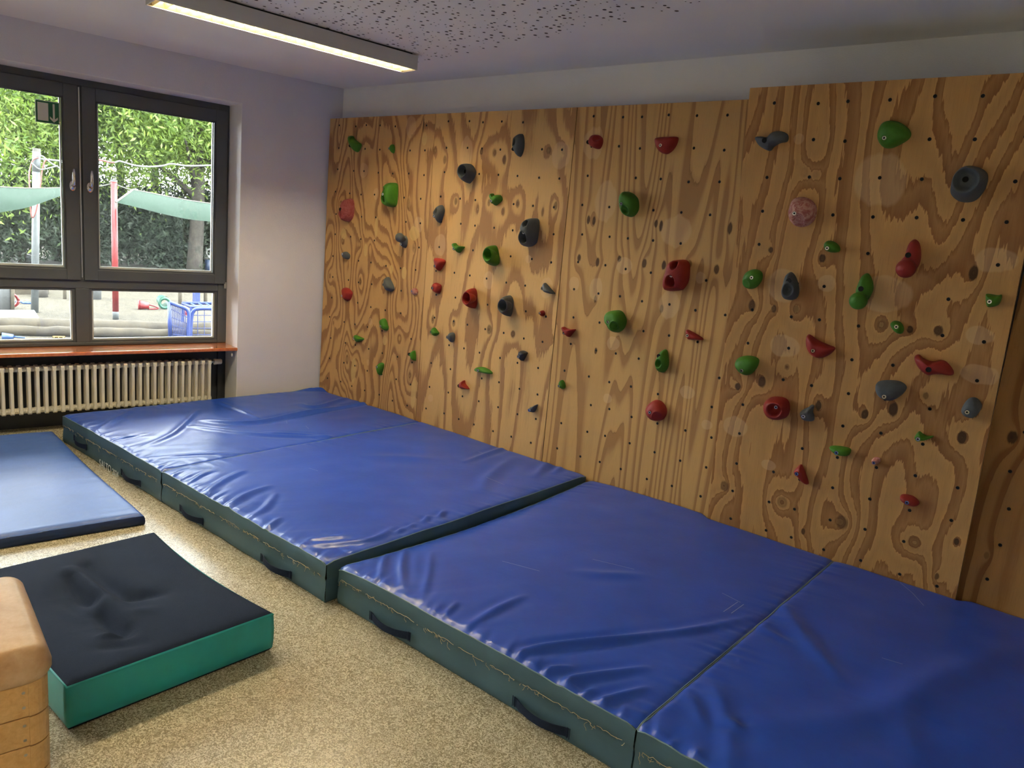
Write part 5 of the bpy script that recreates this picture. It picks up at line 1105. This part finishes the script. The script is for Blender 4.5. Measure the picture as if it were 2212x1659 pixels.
# --- notice board, sign post, bollard
B3 = gp(232, 551); r = empty('notice_board', B3); tag(r, 'wooden double frame with orange wavy top boards before the hedge', 'notice board')
def P_(u, v, P, d=0): return px_path([(u, v)], P, d)[0]
for u, vb, vt in ((231, 551, 505), (291, 557, 509)): MB().tube([P_(u, vb, B3), P_(u+.3, vt, B3)], .055, 8).build('post', MT['postwood'], r)
MB().tube([P_(232, 506, B3), P_(291, 510, B3)], .035, 6).tube([P_(232, 529, B3), P_(291, 533, B3)], .045, 6).tube([P_(261, 508, B3), P_(261, 543, B3)], .035, 6).tube([P_(275, 531, B3), P_(275, 548, B3)], .03, 6).build('rail', MT['postwood'], r)
for pl_ in ([(234, 507), (260, 509), (260, 517), (254, 513), (247, 511), (241, 513), (235, 514)], [(263, 509), (289, 511), (289, 518), (282, 516), (275, 513), (264, 511)]):
    a = [P_(u, v, B3, .02) for u, v in pl_]; b = [P_(u, v, B3, -.02) for u, v in pl_]; k = len(a)
    MB().add(a+b, [tuple(range(k)), tuple(range(2*k-1, k-1, -1))]+[(i, k+i, k+(i+1) % k, (i+1) % k) for i in range(k)]).build('wavy_board', MT['orange'], r)
B4 = gp(306, 556); r = empty('sign_post', B4); tag(r, 'thin grey post carrying a green assembly point sign under the sail', 'sign post')
MB().tube([B4, P_(304, 445, B4)], .045, 10).build('post', MT['galv'], r, True)
def plate(l, P, d0, d1, m_, name, par):
    a = [P_(u, v, P, d1) for u, v in l]; b = [P_(u, v, P, d0) for u, v in l]; k = len(a)
    return MB().add(a+b, [tuple(range(k)), tuple(range(2*k-1, k-1, -1))]+[(i, k+i, k+(i+1) % k, (i+1) % k) for i in range(k)]).build(name, m_, par)
plate([(290, 437), (318, 438), (318, 463), (290, 462)], B4, .05, .07, MT['signwhite'], 'border', r); plate([(291, 438), (317, 439), (317, 461), (291, 460.5)], B4, .07, .075, MT['signgreen'], 'plate', r)
for (u, v, sx_, sy_) in ((294.5, 459, 1, -1), (294.5, 441, 1, 1), (313.5, 459.5, -1, -1), (313.5, 441.5, -1, 1)):
    plate([(u, v), (u+sx_*3, v+sy_*.4), (u+sx_*4.5, v+sy_*4), (u+sx_*.5, v+sy_*3)], B4, .075, .08, MT['signwhite'], 'arrow_mark', r)
for u in (301, 304.5, 308): plate([(u-1, 447), (u+1, 447), (u+1.4, 456), (u-1.4, 456)], B4, .075, .08, MT['signwhite'], 'figure_mark', r)
B5 = gp(450, 590); r = empty('litter_bin', B5); tag(r, 'dark blue litter bin with white hooped top at the right window edge', 'bin')
MB().tube([P_(450, 589, B5), P_(450, 560, B5)], .10, 14).build('drum', mat('bin_blue', (0.011, 0.025, 0.058), .5), r, True)
MB().tube([P_(450, 560, B5), P_(450, 551, B5)], .105, 14).build('band', MT['toywhite'], r, True)
MB().tube(catmull([P_(446.5, 552, B5), P_(446.5, 543, B5), P_(450, 539, B5), P_(456, 539, B5), P_(458, 545, B5), P_(458, 552, B5)], 16, False), .025, 8).build('hoop', MT['toywhite'], r, True)
# --- slide
B6 = gp(40, 566); r = empty('slide', B6); tag(r, 'silver metal slide running out behind the grey pole', 'slide')
c1 = [(-60, 470), (-25, 508), (0, 528), (18, 539), (32, 545), (50, 548), (68, 551), (80, 553), (83, 557)]
tow = CAM-B6; tow[2] = 0; tow /= np.linalg.norm(tow)
e1 = catmull([facing(u, v, B6) for u, v in c1], 30, False); e2 = e1-tow*.45
V = []; Fq = []; n = 30
for i in range(n):
    dn = np.array([0, 0, -.17]); V += [e1[i], e1[i]+dn, e2[i]+dn, e2[i], e1[i]+tow*.02, e1[i]+dn+tow*.02, e2[i]+dn-tow*.02, e2[i]-tow*.02]
for i in range(n-1):
    a = i*8; b = a+8
    for p_, q_ in ((0, 1), (1, 2), (2, 3), (4, 5), (5, 6), (6, 7), (0, 4), (3, 7)): Fq.append((a+p_, b+p_, b+q_, a+q_))
mesh('chute', V, Fq, MT['galv'], r, True); MB().tube(e1, .028, 8).build('rim', MT['chrome'], r, True); MB().tube(e2, .028, 8).build('rim', MT['chrome'], r, True)
for u, vt, vb in ((72, 555, 566), (8, 536, 562)): MB().tube([P_(u, vt, B6, -.2), P_(u, vb, B6, -.2)], .03, 8).build('leg', MT['galv'], r)
# --- low platform of boards, edging logs, posts
dk = empty('low_deck', gp(40, 700)); tag(dk, 'low wooden deck of pale boards at the sandpit edge', 'deck')
zd = GZ+.17
A0, A1 = onz(-60, 690, zd), onz(87, 690.5, zd); D0, D1 = onz(-60, 669, zd), onz(74, 669.5, zd)
for k in range(6):
    f0, f1 = k/6+.008, (k+1)/6-.008
    q = [A0*(1-f0)+D0*f0, A1*(1-f0)+D1*f0, A1*(1-f1)+D1*f1, A0*(1-f1)+D0*f1]
    MB().hexa([p-np.array([0, 0, .035]) for p in q]+q).build('board', MT['deck'], dk)
tw = A0-D0; tw /= np.linalg.norm(tw)
MB().hexa([A0-[0, 0, .10], A1-[0, 0, .10], A1-tw*.05-[0, 0, .10], A0-tw*.05-[0, 0, .10], A0-[0, 0, .036], A1-[0, 0, .036], A1-tw*.05-[0, 0, .036], A0-tw*.05-[0, 0, .036]]).build('fascia', MT['log'], dk)
MB().hexa([A0-[0, 0, .168]-tw*.02, A1-[0, 0, .168]-tw*.02, D1-[0, 0, .168], D0-[0, 0, .168], A0-[0, 0, .101]-tw*.02, A1-[0, 0, .101]-tw*.02, D1-[0, 0, .101], D0-[0, 0, .101]]).build('frame_beam', MT['galv'], dk)
L0, L1 = gp(-120, 722), gp(520, 733)
def logm(a, b, rad, label, seed):
    r_ = random.Random(seed); n = 30; P = [a+(b-a)*i/(n-1)+np.array([0, 0, rad+r_.uniform(-.006, .006)]) for i in range(n)]
    o = MB().tube(P, [rad*r_.uniform(.93, 1.06) for _ in range(n)], 12).build('edging_log', MT['log'], None, True); tag(o, label, 'log', 'sandpit edging logs')
d_ = (L1-L0); d_ = d_/np.linalg.norm(d_); pn_ = np.array([-d_[1], d_[0], 0]); pn_ = pn_ if pn_[0] < 0 else -pn_
logm(L0, L1, .065, 'lower front log of the sandpit edging', 1); logm(L0+pn_*.16, L1+pn_*.16, .105, 'upper rear log of the sandpit edging', 2)
def post(u, vb, vt, rad, m_, label, name='post', cat='post', sq=False):
    b = gp(u, vb); t = facing(u, vt, b); o = MB()
    if sq: o.box((b[0]-rad, b[1]-rad, GZ), (b[0]+rad, b[1]+rad, t[2]))
    else: o.tube([b, t], rad, 12)
    o = o.build(name, m_, None, not sq, b); tag(o, label, cat); return o
post(8, 668, 590, .095, MT['conc'], 'thick grey concrete post at the far left behind the deck', 'concrete_post')
post(206, 646, 590, .10, MT['conc'], 'thick grey concrete post just left of the red pole foot', 'concrete_post')
post(27, 669, 590, .028, MT['postwood'], 'thin round wooden post beside the red toy ring', 'wooden_post')
post(389, 657, 585, .035, MT['postwood'], 'thin wooden post behind the open blue gate', 'wooden_post')
post(140, 646, 590, .03, MT['postwood'], 'thin wooden post near the centre of the left lower pane', 'wooden_post')
post(424, 655, 585, .05, MT['bluepaint'], 'bright blue post behind the blue steel frame', 'blue_post', sq=True)
post(444, 655, 585, .035, MT['postwood'], 'thin wooden post right of the blue post', 'wooden_post')
post(86, 641, 622, .13, MT['bark'], 'dark tree stump seat right of the grey pole', 'stump', 'stump')
post(50, 632, 612, .32, MT['log'], 'broad pale sawn block behind the grey pole', 'timber_block', 'block', sq=True)
# --- sand toys
def toy(name, u, v, label, parts):
    b = gp(u, v); r = empty(name, b); tag(r, label, 'toy')
    for nm, f, m_ in parts:
        mb_ = MB(); f(mb_, b); mb_.build(nm, m_, r, True)
X_ = np.array([d_[0], d_[1], 0]); Z_ = np.array([0, 0, 1.])
def bucket(mb_, b): mb_.tube([b+Z_*.075, b+X_*.16+Z_*.07], [.085, .055], 14, True); mb_.tube([b+Z_*.075-X_*.012, b+Z_*.075+X_*.004], [.095, .095], 14)
toy('toy_bucket', 300, 668, 'red toy bucket lying on its side in the sand', [('body', bucket, MT['toyred']), ('handle', lambda mb_, b: mb_.tube(catmull([b+X_*.10+Z_*.10, b+X_*.26+Z_*.06, b+X_*.30+Z_*.02, b+X_*.14+Z_*.01], 12, False), .014, 6), MT['toyred'])])
def ringf(mb_, c, R, w, t): 
    q = [c+(X_*math.cos(a)+Z_*math.sin(a))*R for a in np.linspace(0, 2*math.pi, 25)]; mb_.tube(q, w, 8)
toy('toy_tube', 356, 668, 'green toy tube with an open mouth left of the blue gate', [('body', lambda mb_, b: (ringf(mb_, b+Z_*.11, .085, .028, 0), mb_.tube([b+Z_*.13, b+Z_*.15+pn_*.2-X_*.05], [.10, .085], 14, False)), MT['toygreen'])])
toy('toy_ring', 24, 665, 'red toy ring leaning behind the thin post', [('ring', lambda mb_, b: ringf(mb_, b+Z_*.12, .10, .022, 0), MT['toyred'])])
toy('toy_shovel', 57, 656, 'small blue toy shovel on the sand left of the grey pole', [('blade', lambda mb_, b: mb_.box(b+[-.05, -.06, 0], b+[.05, .06, .03]), MT['toyblue']), ('shaft', lambda mb_, b: mb_.tube([b+Z_*.02, b-X_*.16+Z_*.03], .012, 6), MT['toyblue'])])
toy('toy_mould', 402, 680, 'pink toy mould behind the wire of the blue gate', [('body', lambda mb_, b: mb_.tube([b, b+Z_*.10], [.07, .05], 12), MT['toyred']), ('rim', lambda mb_, b: mb_.tube([b, b+Z_*.012], [.085, .085], 12), MT['toyred'])])
toy('toy_rake', 127, 730, 'yellow toy rake on the paving', [('bar', lambda mb_, b: mb_.tube([b-X_*.07+Z_*.015, b+X_*.07+Z_*.015], .012, 6), MT['toyyellow']), ('tine', lambda mb_, b: [mb_.tube([b+X_*k+Z_*.015, b+X_*k-pn_*.05+Z_*.006], .006, 5) for k in (-.05, 0, .05)], MT['toyyellow'])])
toy('toy_scoop', 5, 732, 'blue toy scoop on the paving at the far left', [('bowl', lambda mb_, b: mb_.tube([b+Z_*.03, b+X_*.12+Z_*.03], [.05, .03], 10), MT['toyblue']), ('grip', lambda mb_, b: mb_.tube([b+X_*.12+Z_*.03, b+X_*.24+Z_*.02], .013, 6), MT['toyblue'])])
bl = MB(); c = gp(31, 570)
for i in range(9):
    a = math.pi*i/8
    for k in range(14): b = 2*math.pi*k/14; bl.V.append(tuple(c+.085*np.array([math.sin(a)*math.cos(b), math.sin(a)*math.sin(b), 1+math.cos(a)])))
bl.F = [(i*14+k, (i+1)*14+k, (i+1)*14+(k+1) % 14, i*14+(k+1) % 14) for i in range(8) for k in range(14)]
tag(bl.build('ball', MT['toywhite'], None, True, c), 'white ball lying on the ground under the slide', 'ball')
# --- blue wire gate and frame
B7 = gp(368, 733); B8 = gp(411, 733)
r = empty('wire_gate', B7); tag(r, 'open blue wire gate leaf in front of the sandpit edge', 'gate')
g0, g1 = B7, gp(407, 735); t0_ = facing(366, 653, g0); t1_ = facing(402, 667, g1); t1b = facing(408, 678, g1)
MB().tube([g0, t0_], .028, 10).build('stile', MT['bluepaint'], r, True); MB().tube(catmull([t0_, t0_*.5+t1_*.5, t1_, t1b, t1b*.6+g1*.4, g1], 24, False), .026, 10).build('arched_rail', MT['bluepaint'], r, True)
for k in range(1, 11):
    f = k/11; a = g0*(1-f)+g1*f+Z_*.05; b = t0_*(1-f)+t1_*f; MB().tube([a, b], .006, 5).build('wire', MT['bluepaint'], r)
for f in (.15, .4, .62, .84): MB().tube([g0*(1-f)+t0_*f, g1*(1-f)+t1b*f], .006, 5).build('wire', MT['bluepaint'], r)
r = empty('steel_frame', B8); tag(r, 'blue steel fence bay with rounded corner and wire mesh beside the gate', 'fence')
k1 = facing(413, 690, B8); k2 = facing(418, 672, B8); k3 = facing(430, 667, B8); k4 = facing(470, 667, B8); k5 = facing(560, 668, B8); e5 = gp(560, 735)
MB().tube(catmull([B8, k1, k2, k3, k4, k5], 30, False), .026, 10).build('arched_rail', MT['bluepaint'], r, True)
for u in (427, 441.5, 457, 475, 495): MB().tube([facing(u, 733, B8), facing(u, 668, B8)], .005, 5).build('wire', MT['bluepaint'], r)
for v in (681, 695, 709, 723): MB().tube([facing(414, v, B8), facing(560, v, B8)], .005, 5).build('wire', MT['bluepaint'], r)
B9 = gp(396, 700)
r = empty('trolley_rack', B9); tag(r, 'flat blue tubular rack top standing behind the wire fence bay', 'rack')
q = [facing(395, 655, B9), facing(413, 663, B9-pn_*.5), facing(540, 664, B9-pn_*.5), facing(530, 655, B9)]
MB().tube(q+[q[0]], .024, 8).build('top_frame', MT['bluepaint'], r, True)
for f in (.12, .24, .36, .48, .6): MB().tube([q[0]*(1-f)+q[3]*f, q[1]*(1-f)+q[2]*f], .012, 6).build('rung', MT['toyblue'], r)
for p in q: MB().tube([p, np.array([p[0], p[1], GZ])], .022, 8).build('leg', MT['bluepaint'], r)
# --- trees and hedge
def leaf_mat(name, c0, c1, tr=.45):
    m, nt, b = newmat(name); tc = coords(nt); n = noise(nt, tc, .9, 3, .6); n2 = noise(nt, tc, 7, 2, .5)
    c = ramp(nt, math_(nt, 'MULTIPLY_ADD', n2, .5, math_(nt, 'MULTIPLY', n, .5)), [(.36, c0), (.64, c1)])
    nt.links.new(c, b.inputs['Base Color']); b.inputs['Roughness'].default_value = .55
    out = nt.nodes['Material Output']; tl = node(nt, 'ShaderNodeBsdfTranslucent'); nt.links.new(c, tl.inputs[0])
    mx = node(nt, 'ShaderNodeMixShader'); mx.inputs[0].default_value = tr
    nt.links.new(b.outputs[0], mx.inputs[1]); nt.links.new(tl.outputs[0], mx.inputs[2]); nt.links.new(mx.outputs[0], out.inputs[0]); return m
LM = [leaf_mat('leaf_bright', (0.050, 0.105, 0.013), (0.160, 0.225, 0.034)), leaf_mat('leaf_mid', (0.030, 0.069, 0.013), (0.081, 0.135, 0.033)), leaf_mat('leaf_dark', (0.008, 0.019, 0.009), (0.024, 0.042, 0.018), .2)]
def foliage(rng, C, R, n, size, clumps=26):
    cl = []
    for _ in range(clumps):
        d = rng.normal(size=3); d /= np.linalg.norm(d); cl.append(C+R*d*rng.uniform(.35, .95))
    cl = np.array(cl); k = rng.integers(0, clumps, n); P = cl[k]+rng.normal(size=(n, 3))*R*.20
    P[:, 2] = np.maximum(P[:, 2], GZ+.1)
    a = rng.normal(size=(n, 3)); a[:, 2] -= .5; a /= np.linalg.norm(a, axis=1)[:, None]; b = np.cross(a, rng.normal(size=(n, 3))); b /= np.linalg.norm(b, axis=1)[:, None]+1e-9
    s = size*rng.uniform(.6, 1.3, n)[:, None]
    V = np.stack([P-a*s*.5, P+b*s*.14, P+a*s*.5, P-b*s*.14], 1).reshape(-1, 3); I = np.arange(n*4).reshape(n, 4)
    return V, I
def tree(base, R, zc, n, size, lm, label, trunk=.16, seed=0, name='tree', cat='tree', group='trees behind the playground'):
    rng = np.random.default_rng(seed); base = np.array([base[0], base[1], GZ]); r = empty(name, base); tag(r, label, cat, group)
    V, I = foliage(rng, base+np.array([0, 0, zc-GZ]), np.asarray(R, float), n, size)
    mesh('crown', V, I, LM[lm], r)
    T = MB(); T.tube(catmull([base, base+[.1, .05, zc*.5], base+[-.05, .1, zc]], 8, False), np.linspace(trunk, trunk*.5, 8), 10)
    for k in range(5):
        a = rng.uniform(0, 6.28); h = zc*rng.uniform(.45, .8); T.tube([base+[0, 0, h], base+[math.cos(a)*R[0]*.3, math.sin(a)*R[1]*.3, h+R[2]*.3], base+[math.cos(a)*R[0]*.6, math.sin(a)*R[1]*.6, h+R[2]*.5]], [trunk*.4, trunk*.25, trunk*.1], 6)
    T.build('trunk', MT['bark'], r, True)
def vdir(u, dist): # ground point along the image column u at a horizontal distance
    d = ray(u, 500); h = d[:2]/np.linalg.norm(d[:2]); return CAM[:2]+h*dist
tree(vdir(40, 24), (3.2, 3.2, 3.0), 4.6, 29160, .165, 1, 'dense mid green tree filling the left window pane', seed=1)
tree(vdir(120, 27), (3.0, 3.0, 2.6), 5.6, 22680, .165, 1, 'green tree behind the window post with higher crown', seed=2)
tree(vdir(420, 23.2), (3.3, 3.3, 2.3), 4.3, 32400, .165, 0, 'bright yellow-green tree filling the right window pane', trunk=.22, seed=3)
tree(vdir(255, 29), (3.4, 3.4, 2.8), 5.0, 25920, .175, 1, 'lighter gappy tree behind the red pole', seed=4)
tree(vdir(470, 26), (3.0, 3.0, 2.8), 4.6, 22680, .165, 0, 'bright green tree at the right edge of the window view', seed=5)
tree(vdir(-60, 22), (3.0, 3.0, 3.0), 4.6, 19440, .165, 0, 'pale green tree at the far left edge of the window view', seed=6)
tree(vdir(570, 26), (3.2, 3.2, 2.8), 4.6, 18900, .175, 1, 'mid green tree beyond the right edge of the window', seed=9)
tree(vdir(680, 28), (3.4, 3.4, 3.0), 4.8, 16200, .175, 0, 'rightmost pale green tree of the row behind the playground', seed=10)
tree(vdir(330, 31), (4.5, 4.5, 3.2), 7.5, 25920, .21, 1, 'tallest tree, its crown above the bright tree', seed=7)
tree(vdir(80, 32), (4.5, 4.5, 3.2), 8.0, 25920, .21, 0, 'tall tree rising above the left pane greenery', seed=8)
for i, (u, d, nm) in enumerate(((-40, 23.5, 'dark hedge shrub at the far left behind the slide'), (40, 24, 'dark hedge shrub right behind the slide'), (120, 25, 'dark hedge shrub behind the window post'), (205, 25, 'dark hedge shrub left of the notice board'), (275, 25.5, 'dark hedge shrub behind the notice board'), (340, 25.5, 'dark hedge shrub right of the sign post'), (410, 25, 'dark hedge shrub around the tree trunk'), (480, 24.5, 'dark hedge shrub behind the litter bin'), (550, 25, 'dark hedge shrub beyond the right edge of the window'), (630, 26, 'rightmost dark shrub at the end of the hedge'))):
    tree(vdir(u, d), (1.7, 1.7, 1.35), 1.05, 7000, .17, 2, nm, .06, seed=20+i, name='hedge_shrub', cat='shrub', group='dark hedge under the trees')
# fallow bank behind the slide
